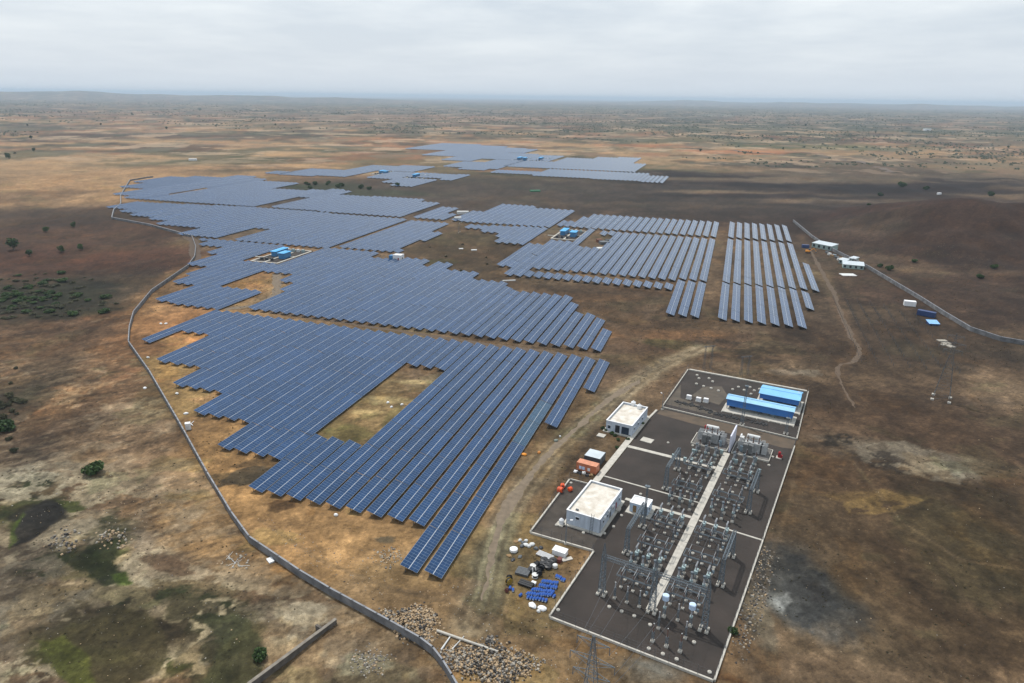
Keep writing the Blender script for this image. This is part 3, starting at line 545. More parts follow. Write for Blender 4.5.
    cur = scl(cur, mul(mul(mr(noise(0.23, 9, 0.72), .53, .57, 1, .80), mr(noise(0.31, 9, 0.72), .54, .58, 1, 1.22)), mul(mr(noise(0.055, 10, 0.7), .54, .57, 1, .84), mr(noise(1.7, 4, 0.7), .60, .66, 1, .62))))
    fa = va.outputs['Alpha']
    cur = mixn(mul(mr(noise(0.0075, 12, 0.74), .52, .56, 0, .62), fa), cur, (.11, .10, .065)); cur = mixn(mul(mr(noise(0.0056, 12, 0.72), .535, .57, 0, .55), fa), cur, (.40, .29, .19)); cur = mixn(mul(mr(noise(0.021, 10, 0.75), .56, .60, 0, .6), fa), cur, (.075, .08, .05)); cur = mixn(mul(mr(noise(0.0041, 12, 0.7), .57, .60, 0, .5), fa), cur, (.22, .13, .085))
    t.links.new(cur, b.inputs['Base Color'])
    bp = t.nodes.new('ShaderNodeBump'); bp.inputs['Strength'].default_value = 0.35; bp.inputs['Distance'].default_value = 0.35; t.links.new(noise(0.8, 6, 0.65), bp.inputs['Height']); t.links.new(bp.outputs[0], b.inputs['Normal'])
    me.materials.append(m)
    o = bpy.data.objects.new('ground', me); col.objects.link(o); tag(o, kind='structure'); return o
build_ground()

# ------------------------------------------------------------------ tracks, pads
def ribbon(name, pts, wid, z, m, jag=0.4, step=1.5, seed=0):
    P = [Vector((p[0], p[1], 0)) for p in pts]; c = []
    for i in range(len(P) - 1):                                     # Catmull-Rom through the surveyed points
        p0 = P[max(i - 1, 0)]; p1 = P[i]; p2 = P[i + 1]; p3 = P[min(i + 2, len(P) - 1)]; n = max(2, int((p2 - p1).length / step))
        for k in range(n):
            t = k / n; c.append(0.5 * (2 * p1 + (p2 - p0) * t + (2 * p0 - 5 * p1 + 4 * p2 - p3) * t * t + (3 * p1 - p0 - 3 * p2 + p3) * t ** 3))
    c.append(P[-1]); rr = random.Random(seed); mb = MB(); prev = None; ja = jb = 0
    for i, q in enumerate(c):
        d = (c[min(i + 1, len(c) - 1)] - c[max(i - 1, 0)]).normalized(); nrm = Vector((d.y, -d.x, 0))
        ww = wid if not callable(wid) else wid(i / len(c)); ja = 0.7 * ja + rr.uniform(-jag, jag); jb = 0.7 * jb + rr.uniform(-jag, jag)
        a = q - nrm * (ww / 2 + ja); b_ = q + nrm * (ww / 2 + jb)
        cur = [tuple((a.x + (b_.x - a.x) * k / 4, a.y + (b_.y - a.y) * k / 4, hz1(q.x, q.y) + z)) for k in range(5)]
        if prev:
            for k in range(4): mb.quadf([prev[k], prev[k + 1], cur[k + 1], cur[k]])
        prev = cur
    return tag(mb.build(name, m), kind='structure')
def track_mat(name, c):
    m = mat(name, alb(c), 0.95, 0, 0.10, 0.6, rgb2=tuple(v * 0.66 for v in alb(c)), bump=0.4); return m
def px(l): return [at(*p) for p in l]
M_TR1 = track_mat('trodden_earth_grey', (146,130,110)); M_TR2 = track_mat('trodden_earth_brown', (112,94,76)); M_TR3 = track_mat('trodden_earth_sand', (166,138,104)); M_TR4 = track_mat('rut_pale', (162,146,124))
ribbon('dirt_track', px([(480,600),(488,580),(492,556),(500,525),(517,493),(545,458),(580,425),(610,398),(640,380)]), lambda f: (2.4 + .9 * math.sin(f * 9)) * min(1, .15 + f * 4, .2 + (1 - f) * 6), 0.012, M_TR1, 0.55, seed=1)
ribbon('dirt_track', px([(270,312),(340,322),(400,331),(480,343),(550,352),(606,360)]), 2.6, 0.012, M_TR2, 0.4, seed=5)
ribbon('dirt_track', px([(808,246),(822,272),(832,290),(842,315),(852,338),(860,350),(852,362),(838,366),(842,385),(856,408)]), lambda f: 2.4 * min(1, .2 + f * 5, .15 + (1 - f) * 3), 0.012, M_TR2, 0.4, seed=6)
ribbon('dirt_track', px([(282,262),(277,275),(278,290),(268,300),(250,306),(225,309)]), 5, 0.012, track_mat('track_grey_sand', (140,124,104)), 0.7, seed=7)
ribbon('dirt_track', px([(196,262),(194,250),(193,240),(180,233)]), 7, 0.012, track_mat('track_dark', (104,86,70)), 0.5, seed=8)
ribbon('far_road', px([(728,150),(760,153),(820,157),(868,164),(890,172)]), 14, 0.4, track_mat('far_road_grey', (122,108,96)), 1.0, 30, seed=9)
# shallow muddy water
def pool(pxs, z, c):
    P = px(pxs); mb = MB(); cx = sum(p.x for p in P) / len(P); cy = sum(p.y for p in P) / len(P); n = len(P); ring = []
    for i in range(n):
        a, b_ = P[i], P[(i + 1) % n]
        for k in range(6):
            q = a.lerp(b_, k / 6); j = 1 + 0.10 * math.sin(i * 3.1 + k * 2.3); ring.append((cx + (q.x - cx) * j, cy + (q.y - cy) * j, z))
    mb.quadf(ring)
    return tag(mb.build('water_pool', mat('muddy_water' + str(int(z * 100)), c, 0.12, 0, 0.1, 0.3)), kind='structure')

def polysheet(name, pts, z, m, thick=None):
    mb = MB(); P = [(p.x, p.y, z) for p in pts]; mb.quadf(P)
    if thick:
        n = len(P)
        for i in range(n):
            a, b_ = P[i], P[(i + 1) % n]; mb.quadf([(a[0], a[1], a[2] - thick), (b_[0], b_[1], b_[2] - thick), b_, a])
    return tag(mb.build(name, m), kind='structure')
M_GRAV = mat('dark_gravel', alb((72,64,59)), 0.95, 0, 0.1, 0.12, rgb2=alb((54,49,45)), bump=0.6)
M_GRAVL = mat('brown_gravel', alb((108,98,86)), 0.95, 0, 0.1, 0.3, rgb2=alb((84,78,70)), bump=0.4)
yard = [PQ(0,0), PQ(35,-0.2), PQ(35.7,51), PQ(36.3,113.3), PQ(35.2,157.2), PQ(-10.8,156.6), PQ(-9.6,115.5), PQ(-10.4,108), PQ(-10.4,54), PQ(-18.7,53.7), PQ(-17.2,24.9), PQ(0,25.8)]
polysheet('gravel_yard', yard[::-1][::-1], 0.15, M_GRAV, 0.3)
polysheet('sandy_patch', [PQ(-9.4,114), PQ(-9.6,109.5), PQ(2,108), PQ(20,106.5), PQ(33,105), PQ(36,106), PQ(36.1,112.5), PQ(12,114)], 0.156, mat('patch_sand', alb((112,96,80)), 0.95, 0, .1, .3, rgb2=alb((92,82,70))))
polysheet('sandy_patch', [PQ(-9.3,119), PQ(8,118), PQ(8.5,122), PQ(-6,127), PQ(-9.3,140)], 0.156, M_GRAVL)
polysheet('sandy_patch', [PQ(-3,131), PQ(8,128), PQ(9,138), PQ(5,146), PQ(-1,142)], 0.157, M_GRAVL)

polysheet('gravel_patch', [PQ(-16.6,25.6), PQ(-1,26.6), PQ(-1.2,31.2), PQ(-12.8,31.6), PQ(-12.6,50.5), PQ(-17.9,53)], 0.156, mat('pale_brown_gravel', alb((88,80,72)), 0.95, 0, .1, .3, rgb2=alb((66,60,54)), bump=.5))
def slab(name, p0, q0, p1, q1, wid, z0, z1, m=M_CONC):
    a = PQ(p0, q0); b_ = PQ(p1, q1); d = (b_ - a); mb = MB(); mb.box(((a.x + b_.x) / 2, (a.y + b_.y) / 2, (z0 + z1) / 2), (wid, d.length, z1 - z0), math.atan2(-d.x, d.y))
    return tag(mb.build(name, m), kind='structure')
slab('concrete_path', 18.35, 12.5, 18.15, 92.5, 1.9, 0.1, 0.30)
slab('concrete_path', -11.7, 53.2, -11.7, 106, 2.0, 0.05, 0.32)
slab('concrete_path', -11.0, 106, -10.6, 112.4, 0.7, 0.05, 0.32)
slab('concrete_path', -10.6, 81.4, 17.1, 81.4, 1.5, 0.1, 0.29)
slab('concrete_path', -1.1, 51.9, 17.2, 51.9, 1.1, 0.1, 0.29)
slab('concrete_path', -10.6, 60.4, 17.2, 60.0, 0.5, 0.1, 0.28)
slab('concrete_path', 19.4, 51.5, 35.4, 50.8, 0.55, 0.1, 0.28)
slab('concrete_plinth', -8.4, 88.5, -4.6, 88.2, 3.0, 0.1, 0.33)

# low toe walls with fence posts round the yard
def fence(a, b_, label, posts=True, wid=0.38, h=0.55, name='boundary_fence', fh=2.2):
    a = PQ(*a); b_ = PQ(*b_); d = b_ - a; Lh = d.length; rz = math.atan2(-d.x, d.y)
    e = empty(name, (a.x, a.y, 0), rz, label, 'fence', 'toe walls and wire fences round the switchyard')
    MB().box((0, Lh / 2, h / 2), (wid, Lh - wid, h)).build('toe_wall', M_CONC, e)
    if posts:
        n = max(2, round(Lh / 3.0)); pm = None
        for i in range(n + 1):
            y = wid + (Lh - 2 * wid) * i / n
            if pm is None: pm = MB().box((0, 0, fh / 2), (0.06, 0.06, fh)).mesh('fence_post', M_STEELD)
            o = bpy.data.objects.new('fence_post', pm); col.objects.link(o); o.parent = e; o.location = (0, y, h - 0.02)
        r = MB()
        for z in (1.2, 1.9, 2.6): r.beam((0, wid, z), (0, Lh - wid, z), 0.018)
        r.build('wire', M_STEELD, e)
    return e
fence((0,0), (35,-0.2), 'white toe wall with wire fence along the near edge of the switchyard')
fence((35,-0.2), (35.7,51), 'white toe wall with wire fence on the near half of the switchyard right side')
fence((35.7,51), (36.3,108), 'white toe wall with wire fence on the right side beside the transformers')
fence((36.3,113.3), (35.2,157.2), 'toe wall with wire fence on the right side beside the blue sheds')
fence((-10.8,156.6), (35.2,157.2), 'far toe wall of the switchyard behind the blue sheds', wid=1.0)
fence((-9.6,115.5), (-10.8,156.6), 'toe wall closing the left side of the blue shed compound', wid=.3)
fence((-9.6,115.5), (36.3,113.3), 'toe wall separating the blue shed compound from the transformers')
fence((0,25.8), (0,0), 'toe wall on the left of the switchyard beside the blue drums')
fence((-17.2,24.9), (0,25.8), 'toe wall in front of the long white control building')
fence((-18.7,53.7), (-17.2,24.9), 'toe wall left of the control building beside the dirt track')
fence((-18.7,53.7), (-12.8,53.9), 'short toe wall between the orange container and the control building', wid=.3)

# ------------------------------------------------------------------ solar rows
TBL = 16.9; PITCHR = 6.15; TW = 4.3; TILT = R(17)
def table_mesh(frac, m, name):
    mb = MB(); Lh = TBL * frac - 0.22; zl = 0.75; k = math.tan(TILT)
    # local x: across towards the low side, local y: along the row
    for x0, x1, v0 in ((-TW / 2, -0.03, 0.0), (0.03, TW / 2, 2.21)):
        z0, z1 = zl + (TW / 2 - x0) * k, zl + (TW / 2 - x1) * k; y0, y1 = 0.11, 0.11 + Lh
        t = 0.05; sl = 1 / math.cos(TILT)
        mb.quadf([(x0, y0, z0), (x1, y0, z1), (x1, y1, z1), (x0, y1, z0)], 0, [(0, v0), (0, v0 + (x1 - x0) * sl), (Lh, v0 + (x1 - x0) * sl), (Lh, v0)])
        mb.quadf([(x0, y1, z0 - t), (x1, y1, z1 - t), (x1, y0, z1 - t), (x0, y0, z0 - t)], 1)
        mb.quadf([(x0, y0, z0 - t), (x1, y0, z1 - t), (x1, y0, z1), (x0, y0, z0)], 2); mb.quadf([(x1, y1, z1 - t), (x0, y1, z0 - t), (x0, y1, z0), (x1, y1, z1)], 2)
        mb.quadf([(x1, y0, z1 - t), (x1, y1, z1 - t), (x1, y1, z1), (x1, y0, z1)], 2); mb.quadf([(x0, y1, z0 - t), (x0, y0, z0 - t), (x0, y0, z0), (x0, y1, z0)], 2)
    mb.beam((0, 0.11, zl + TW / 2 * k - 0.03), (0, 0.11 + Lh, zl + TW / 2 * k - 0.03), 0.16, 0.03, 2)
    return mb.mesh(name, [m, M_DARK, M_ALU])
def frame_mesh(nmod):
    mb = MB(); Lh = TBL * nmod; k = math.tan(TILT); n = max(2, int(Lh / 4.2)); zl = 0.75
    for i in range(n + 1):
        y = 0.6 + (Lh - 1.2) * i / n
        for x in (-1.1, 1.1): mb.box((x, y, (zl + (TW / 2 - x) * k) / 2 - 0.07), (0.12, 0.12, zl + (TW / 2 - x) * k - 0.14))
        mb.beam((-1.75, y, zl + (TW / 2 + 1.75) * k - 0.12), (1.75, y, zl + (TW / 2 - 1.75) * k - 0.12), 0.08, 0.1)
    for x in (-1.2, 1.2): mb.beam((x, 0.3, zl + (TW / 2 - x) * k - 0.1), (x, Lh - 0.3, zl + (TW / 2 - x) * k - 0.1), 0.07, 0.07)
    return mb.mesh('support_frame', M_STEELD)
TM = {1.0: table_mesh(1.0, M_PANEL, 'panel_table'), 0.5: table_mesh(0.5, M_PANEL, 'panel_table')}; TMP = table_mesh(1.0, M_PANELP, 'pale_panel_table')
FM = {}
# blocks: (name for labels, [(t_from, t_to, s_near, s_far), ...]) in metres on the row grid; a row belongs where its right edge falls
BL = {
 'nearest array': [(-243,-232.5,221.5,269.5),(-232.5,-219,238,270),(-219,-194,204.5,269.5),(-194,-169,187,269),(-169,-144.5,170,268.5),(-144.5,-120.2,152.5,268.5),
      (-120.2,-102.5,135.5,169),(-120.2,-102.5,235,268.5),(-102.5,-65,135.5,268),(-65,-52.5,118.3,268),(-52.5,-46.5,201,267),(-46.5,-40,234,266.5)],
 'second array': [(-271,-249,347,421),(-249,-236,330,421),(-236,-229,313,421),(-229,-224,278,405),(-224,-204,278,405),(-204,-184,278,412),(-184,-178,278,395),(-178,-166,278,408),(-166,-141,278,391),
      (-141,-121,278,374),(-121,-111,278,364),(-111,-77,278,358),(-77,-66.5,278,345),(-66.5,-60,278,329),(-60,-53.5,278,323),(-53.5,-46.5,278,307)],
 'array left of the blue inverter sheds': [(-284,-270,274,308),(-270,-244,272,308),(-302,-284,306,366),(-284,-272,308,366),(-308,-303.5,323,417),(-319,-308,345,417),(-325,-319,345,417),(-338,-325,377,417),(-365,-338,397,417),(-376,-365,411,417)],
 'wide array behind the blue inverter sheds': [(-566,-534,506,545),(-534,-515,492,548),(-515,-482,480,552),(-482,-455,470,556),(-455,-408,453,558),(-408,-373,424,558),(-373,-355,468,557),(-355,-274,421,553)],
 'farthest left array': [(-700,-676,672,735),(-676,-632,628,752),(-632,-606,578,782),(-606,-588,562,764),(-588,-573,562,598),(-588,-573,660,762),(-573,-515,563,742)],
 'array below the green streambed': [(-515,-463,564,684),(-463,-444,564,695),(-444,-427,637,708),(-427,-412,566,700),(-412,-372,565,668),(-372,-310,562,672),(-310,-283,562,655)],
 'narrow middle array': [(-275,-256,562,630),(-256,-244,562,595)],
 'array beside the white hut': [(-268,-227,426,547),(-227,-217,470,505),(-227,-217,426,436),(-235,-222,436,505)],
 'far middle array': [(-238,-226,562,618),(-226,-185,560,671),(-185,-140,561,659)],
 'stepped small array near the bare middle': [(-212,-191,531,548),(-191,-175,520,552),(-175,-169,504,555),(-169,-142,484,557)],
 'right array short near strip': [(-114,-26,392.5,405.5)],
 'right array long strip': [(-138,-131.5,413,489),(-131.5,-125.5,391.5,452),(-131.5,-120,453,508),(-125.5,-119,392,452),(-120,-112.5,414,508),(-112.5,-106,415,566),(-106,-100,415,492),(-100,-87,415,491),(-87,-27,415.5,559)],
 'right array far strip': [(-138,-131,570,597),(-131,-124.5,570,624),(-124.5,-8,569,642)],
 'right array leftover rows': [(-28,-9,343,415)],
 'right array three long rows': [(-27,-9,420,558)],
 'far right array near strip': [(-2,41.5,343.5,418),(41.5,47.5,378,414)],
 'far right array long strip': [(-2,48,421,562)],
 'far right array lone row': [(50,54,419,492)],
 'far right array far strip': [(-2,48,571,646)],
 'distant array near strip': [(-338,-275,958,1000),(-275,-187,944,1045),(-187,-120,938,1045),(-120,-88,930,1015)],
 'distant array middle strip': [(-350,-295,1056,1170),(-295,-249,1056,1262),(-249,-210,1056,1304),(-210,-141,1056,1200),(-210,-170,1200,1320)],
 'distant array left part': [(-440,-400,1014,1110),(-400,-357,985,1170),(-357,-345,1010,1170)],
 'farthest array': [(-660,-560,1330,1530),(-560,-490,1200,1500),(-490,-435,1120,1460),(-435,-365,1175,1320),(-365,-310,1180,1298),(-435,-400,1330,1440)],
 'array at the sandy plain': [(-625,-590,820,850),(-600,-545,815,900),(-545,-500,826,985),(-500,-445,920,1005)],
 'array round the distant inverters': [(-466,-425,828,912),(-425,-400,790,846),(-425,-402,862,915),(-400,-372,765,845),(-372,-355,845,918),(-400,-372,862,912)],
}
rows = []
for bname, rects in BL.items():
    for (ta, tb, sa, sb) in rects:
        k0 = math.ceil((ta + 53.9) / PITCHR + 1e-6); k = k0
        base = 0.0 if not bname.startswith('far right') else 53.9 - (53.9 // PITCHR) * PITCHR
        off = -53.9
        pt = PITCHR
        if bname.startswith('far right'): off = 3.6; pt = 6.25
        if bname.startswith('right array'): off = -9.9; pt = 6.1
        kk = math.ceil((ta - off) / pt - 1e-6)
        while off + kk * pt < tb - 1e-6:
            tr = off + kk * pt; rows.append([bname, tr, sa, sb]); kk += 1
def scr(r):
    c = ST((r[2] + r[3]) / 2, r[1] - 2); d = c.length; return (r[3] - r[2]) * 4 / (d * d) * (CAM_H / d)
rows.sort(key=scr, reverse=True)
print('rows total', len(rows))
def in_view(r):
    for s in (r[2], (r[2] + r[3]) / 2, r[3]):
        c = ST(s, r[1]); 
        if abs(c.x) < 0.78 * c.y: return True
    return False
rows = [r for r in rows if in_view(r)]
rest = rows[300:]; rows = rows[:300]
# labels: counted from the right inside each array
cnt = {}
for r in sorted(rows, key=lambda r: (r[0], -r[1], r[2])):
    cnt[r[0]] = cnt.get(r[0], 0) + 1; r.append(cnt[r[0]])
for r in rows:
    bname, tr, sa, sb, no = r; Lh = sb - sa; n2 = max(1, round(Lh / TBL * 2)); nm = n2 / 2; k = Lh / (nm * TBL)
    tc_ = tr - 2.05; o = ST(sa, tc_); dist = ST((sa + sb) / 2, tc_).length
    z = hz1(o.x, o.y)
    size = 'long' if Lh > 110 else ('short' if Lh < 45 else 'blue')
    lab = '%s solar row, %s from the right in the %s' % (size, ordw(no), bname)
    e = empty('solar_panel_row', (o.x, o.y, 0), ROWR, lab, 'solar row', 'solar rows of the ' + bname)
    full = int(nm); y = 0
    rr = random.Random(int(tr * 10) + int(sa)); dz = 0
    for i in range(full + (1 if nm > full else 0)):
        fr = 1.0 if i < full else 0.5
        pale = bname == 'nearest array' and no == 3 and i in (4, 5)
        t = bpy.data.objects.new('panel_table', TMP if pale else TM[fr]); col.objects.link(t); t.parent = e; t.location = (0, y * k, rr.uniform(-.05, .05)); t.scale = (1, k, 1)
        if pale: t['label'] = 'paler teal panel table'
        y += TBL * fr
    if dist < 520:
        if nm not in FM: FM[nm] = frame_mesh(nm)
        f = bpy.data.objects.new('support_frame', FM[nm]); col.objects.link(f); f.parent = e; f.scale = (1, k, 1)
if rest:
    mb = MB(); kx = math.tan(TILT)
    for bname, tr, sa, sb in rest:
        tc_ = tr - 2.05; s = sa
        n = max(1, round((sb - sa) / TBL)); Lk = (sb - sa) / n
        for i in range(n):
            s0 = sa + i * Lk + .1; s1 = s0 + Lk - .2; zz = [0.75 + TW * kx, 0.75]
            for dz, m in ((0, 0), (-0.05, 1)):
                P = [ST(s0, tc_ - 2, zz[0] + dz), ST(s0, tc_ + 2, zz[1] + dz), ST(s1, tc_ + 2, zz[1] + dz), ST(s1, tc_ - 2, zz[0] + dz)]
                if m: P = P[::-1]
                mb.quadf(P, m, [(0, 0), (0, 4.12), (Lk, 4.12), (Lk, 0)])
            for q in (0.2, 0.8):
                for x in (-1.1, 1.1):
                    c = ST(s0 + Lk * q, tc_ + x); hh = 0.75 + (2 - x) * kx - .1; mb.box((c.x, c.y, hh / 2), (.14, .14, hh), 0, 1)
    tag(mb.build('distant_solar_rows', [M_PANEL, M_DARK]), 'mass of thin distant solar rows on the plain at the far end of the plant', 'solar rows', kind='stuff')


# ------------------------------------------------------------------ perimeter walls
def wall(name, pts, label, h=2.0, th=0.26, gr='perimeter walls of the solar plant'):
    a0 = Vector((pts[0][0], pts[0][1], 0)); e = empty(name, a0, 0, label, 'wall', gr); mw = MB(); mc = MB(); mp = MB()
    for i in range(len(pts) - 1):
        a = Vector((pts[i][0], pts[i][1], 0)) - a0; b = Vector((pts[i + 1][0], pts[i + 1][1], 0)) - a0; d = b - a; rz = math.atan2(-d.x, d.y)
        z0 = min(hz1(*pts[i]), hz1(*pts[i + 1])); c = (a + b) / 2; Lh = d.length
        mw.box((c.x, c.y, (h + z0 - .6) / 2), (th, Lh - 0.02, h - z0 + .6), rz)
        mc.box((c.x, c.y, h + 0.064), (th + 0.12, Lh - 0.04, 0.12), rz)
        n = max(1, int(Lh / 3.5))
        for k in range(n + 1):
            q = a.lerp(b, k / n) + Vector((d.y, -d.x, 0)).normalized() * 0; mp.box((q.x, q.y, h / 2 + 0.1), (th + 0.10, 0.32, h + 0.2), rz)
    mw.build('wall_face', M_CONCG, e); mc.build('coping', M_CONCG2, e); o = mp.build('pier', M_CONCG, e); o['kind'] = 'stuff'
    return e
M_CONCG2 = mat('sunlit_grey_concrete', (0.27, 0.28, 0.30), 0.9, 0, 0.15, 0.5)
wall('perimeter_wall', WALL_L, 'grey concrete wall curving round the left and near side of the plant')
wall('perimeter_wall', pts2([(188,268),(195,258),(196,248),(192,237)]), 'short dark wall link between the two bends left of the arrays', 1.6)
wall('perimeter_wall', WALL_L2 + pts2([(121,196),(130,181),(148,178),(153,177.5)]), 'far left grey wall with a sharp corner beyond the brown field', 1.7, .7)
wall('perimeter_wall', WALL_R, 'grey wall on the right climbing past the foot of the brown mound', 2.1, .4)

# ------------------------------------------------------------------ plants
def leaves(mb, c, rad, n, size, rnd, m=0):
    for _ in range(n):
        while True:
            x, y, z = rnd.uniform(-1, 1), rnd.uniform(-1, 1), rnd.uniform(-1, 1)
            if 0.25 < x * x + y * y + z * z < 1: break
        p = Vector((c[0] + x * rad[0], c[1] + y * rad[1], c[2] + z * rad[2])); s = size * rnd.uniform(0.6, 1.4)
        q = Vector((rnd.gauss(0, 1), rnd.gauss(0, 1), rnd.gauss(0.6, 1))).normalized().to_track_quat('Z', 'X')
        mb.quadf([p + q @ Vector((s * a, s * b_, 0)) for a, b_ in ((-1, -.6), (1, -.6), (.8, .7), (-.7, .8))], m)
def make_tree(name, cat, h, r, seed, lm, n=420, low=True):
    rnd = random.Random(seed); e = empty(name, (0, 0, 0), 0, 'x', cat); tr = MB(); cr_ = MB()
    zc = h * (0.5 if low else 0.62)
    tr.lathe((0, 0, -.3), [(0.10 * r + .05, 0), (0.06 * r + .03, zc + .3)], 6)
    for k in range(5):
        a = k * 1.26 + rnd.uniform(-.3, .3); tip = Vector((math.cos(a) * r * .6, math.sin(a) * r * .6, zc + h * .2)); tr.beam((0, 0, h * .22), tip, 0.05 * r)
    for k in range(9):
        a = rnd.uniform(0, 6.28); d = rnd.uniform(0.1, 0.62) * r; c = (math.cos(a) * d, math.sin(a) * d, zc + rnd.uniform(-.25, .22) * h)
        leaves(cr_, c, (r * .46, r * .46, h * .26), n // 6, 0.07 * r + .05, rnd)
    tr.build('trunk', M_BARK, e); cr_.build('crown', lm, e); return e
KG = [Kind(make_tree('bush', 'bush', 3.0, 2.6, 11 + i, M_LEAF, 900)) for i in range(2)]
KD = [Kind(make_tree('scrub_bush', 'bush', 1.8, 1.7, 21 + i, M_LEAFD, 360)) for i in range(3)]
KT = [Kind(make_tree('scrub_tree', 'tree', 5.5, 3.4, 31 + i, M_LEAF, 420, False)) for i in range(3)]
def plant(K, x, y, label, sc=1.0, group=None):
    return K.put((x, y, hz1(x, y) - 0.1), random.uniform(0, 6.28), label, group, (sc, sc, sc * random.uniform(.85, 1.1)))
def plantpx(K, p, label, sc=1.0, group=None, fl=1.0):
    # the survey point is where the stem meets the ground
    q = at(*p); z = hz1(q.x, q.y); q = at(p[0], p[1], z); o = plant(K, q.x, q.y, label, sc, group); o.scale.z *= fl; return o
plantpx(KG[0], (91,474), 'round dark green bush alone on the bare slope left of the wall', 1.35)
plantpx(KG[1], (6,430), 'bright green bush at the left edge beside stony scrub', 1.5)
plantpx(KG[0], (260,660), 'small green bush at the edge of the mossy pan near the ditch wall', 0.75)
plantpx(KG[1], (733,633), 'small green shrub against the right toe wall of the switchyard', 0.55)
for i, (p, sc) in enumerate([((14,250),1.6),((46,232),.9),((74,228),.8),((30,256),.9),((62,252),.8),((82,250),.8)]):
    plantpx(KT[i % 3], p, ['large dark tree at the left edge of the brown field','shrub above the large dark tree on the left field','small tree right of the shrubs on the left field','bush below the large dark tree at left','bush left of the dark streak on the brown field','bush at the end of the dark streak on the brown field'][i], sc)
for i, p in enumerate([(918,243),(988,244),(994,263),(880,267),(888,270),(895,207),(985,208),(868,210),(903,187),(926,190),(991,196),(880,196)]):
    plantpx(KG[i % 2], p, ['bush low on the left flank of the brown mound','dark round bush high on the right slope of the mound','dark round bush lower on the right slope of the mound','bush close beside the right wall at the mound foot','wider bush next to the bush at the mound foot','small bush on the crest of the mound','bush right of the mound crest','bush left of the mound crest','tall dark tree in the ploughed land above the mound','low tree right of the tall dark tree','tree at the far right edge of the ploughed land','low tree left of the tall dark tree'][i], [1,1.1,1.1,.9,1.2,1,1.2,1,2.6,1.8,2,1.6][i])
rnd = random.Random(5)
for i in range(170):                                                   # thicket at the left edge
    x, y = rnd.gauss(36, 36), rnd.gauss(298, 13); 
    if not (0 <= x < 118 and 272 < y < 326): continue
    plantpx(rnd.choice(KD + KD + KG), (x, y), 'dusty bush among the dark thicket at the left edge beyond the wall', rnd.uniform(.7, 1.5), 'bushes of the left thicket', .55)
for i in range(24):
    x, y = rnd.gauss(14, 12), rnd.gauss(400, 18)
    if x < -3: continue
    plantpx(rnd.choice(KD), (x, y), 'low dry bush on the stony slope at the left edge', rnd.uniform(.5, 1.1), 'dry bushes on the left slope')
for i in range(14):
    x, y = rnd.uniform(300, 400), rnd.gauss(188, 2.0)
    plantpx(rnd.choice(KG), (x, y), 'green bush along the streambed between the far arrays', rnd.uniform(1.0, 1.9), 'bushes along the green streambed')
for i in range(9):
    x, y = rnd.uniform(430, 500), rnd.gauss(262, 8)
    plantpx(rnd.choice(KD), (x, y), 'low scrub in the bare middle of the plant', rnd.uniform(.5, .8), 'scrub in the bare middle')
for i, (dx, dy) in enumerate([(602,429),(606,431),(611,434),(615,436),(618,440),(622,432),(627,440),(630,436),(642,424),(617,448)]):
    plantpx(KG[i % 2], (dx, dy), 'small green garden shrub beside the far white office building', 0.34, 'garden shrubs of the office building')
for i in range(70):                                                   # scattered trees over the far plain
    x, y = rnd.uniform(-10, 1034), 104 + 70 * rnd.random() ** 1.3
    if 120 < x < 680 and y > 136: continue
    if 400 < x and y > 170: continue
    plantpx(rnd.choice(KT + KD), (x, y), 'small tree scattered on the far plain', rnd.uniform(1.0, 1.9), 'trees scattered on the far plain')
mb = MB(); rng = np.random.default_rng(9); NT = 26000
gx_ = rng.uniform(-260, 330, NT); gy_ = 90 + 420 * rng.random(NT) ** 1.2; den = fbm(gx_ / 22, gy_ / 22, 151, 4, .6) + .4 * fbm(gx_ / 90, gy_ / 90, 152, 3)
yp = [(PQ(a, b).x, PQ(a, b).y) for a, b in ((-19,24),(0,24),(-1,-1),(36,-1),(37.5,158),(-12,158),(-11,54),(-19,54))]
kp = (den > .10) & (np.abs(gx_) < .8 * gy_ + 10) & ~inside(gx_, gy_, yp) & (poly_dist(gx_, gy_, pts2([(486,588),(492,556),(501,525),(518,493),(546,458),(580,425),(612,398)])) > 5); gx_, gy_ = gx_[kp][:11000], gy_[kp][:11000]; gz_ = height(gx_, gy_)
for x, y, z in zip(gx_, gy_, gz_):
    r = rnd.uniform(.07, .24)
    for k in range(3):
        a_ = rnd.uniform(0, 3.14); c_, s_ = math.cos(a_) * r, math.sin(a_) * r; h_ = r * rnd.uniform(.5, 1.3); mb.quadf([(x - c_, y - s_, z), (x + c_, y + s_, z), (x + c_ * 1.3, y + s_ * 1.1, z + h_), (x - c_ * 1.2, y - s_ * 1.3, z + h_ * .8)])
tag(mb.build('dry_tufts', leaf_mat('tuft_leaf', (.08, .075, .045), (.22, .19, .12))), 'dry grass and weed tufts strewn over the bare soil', 'grass', kind='stuff')
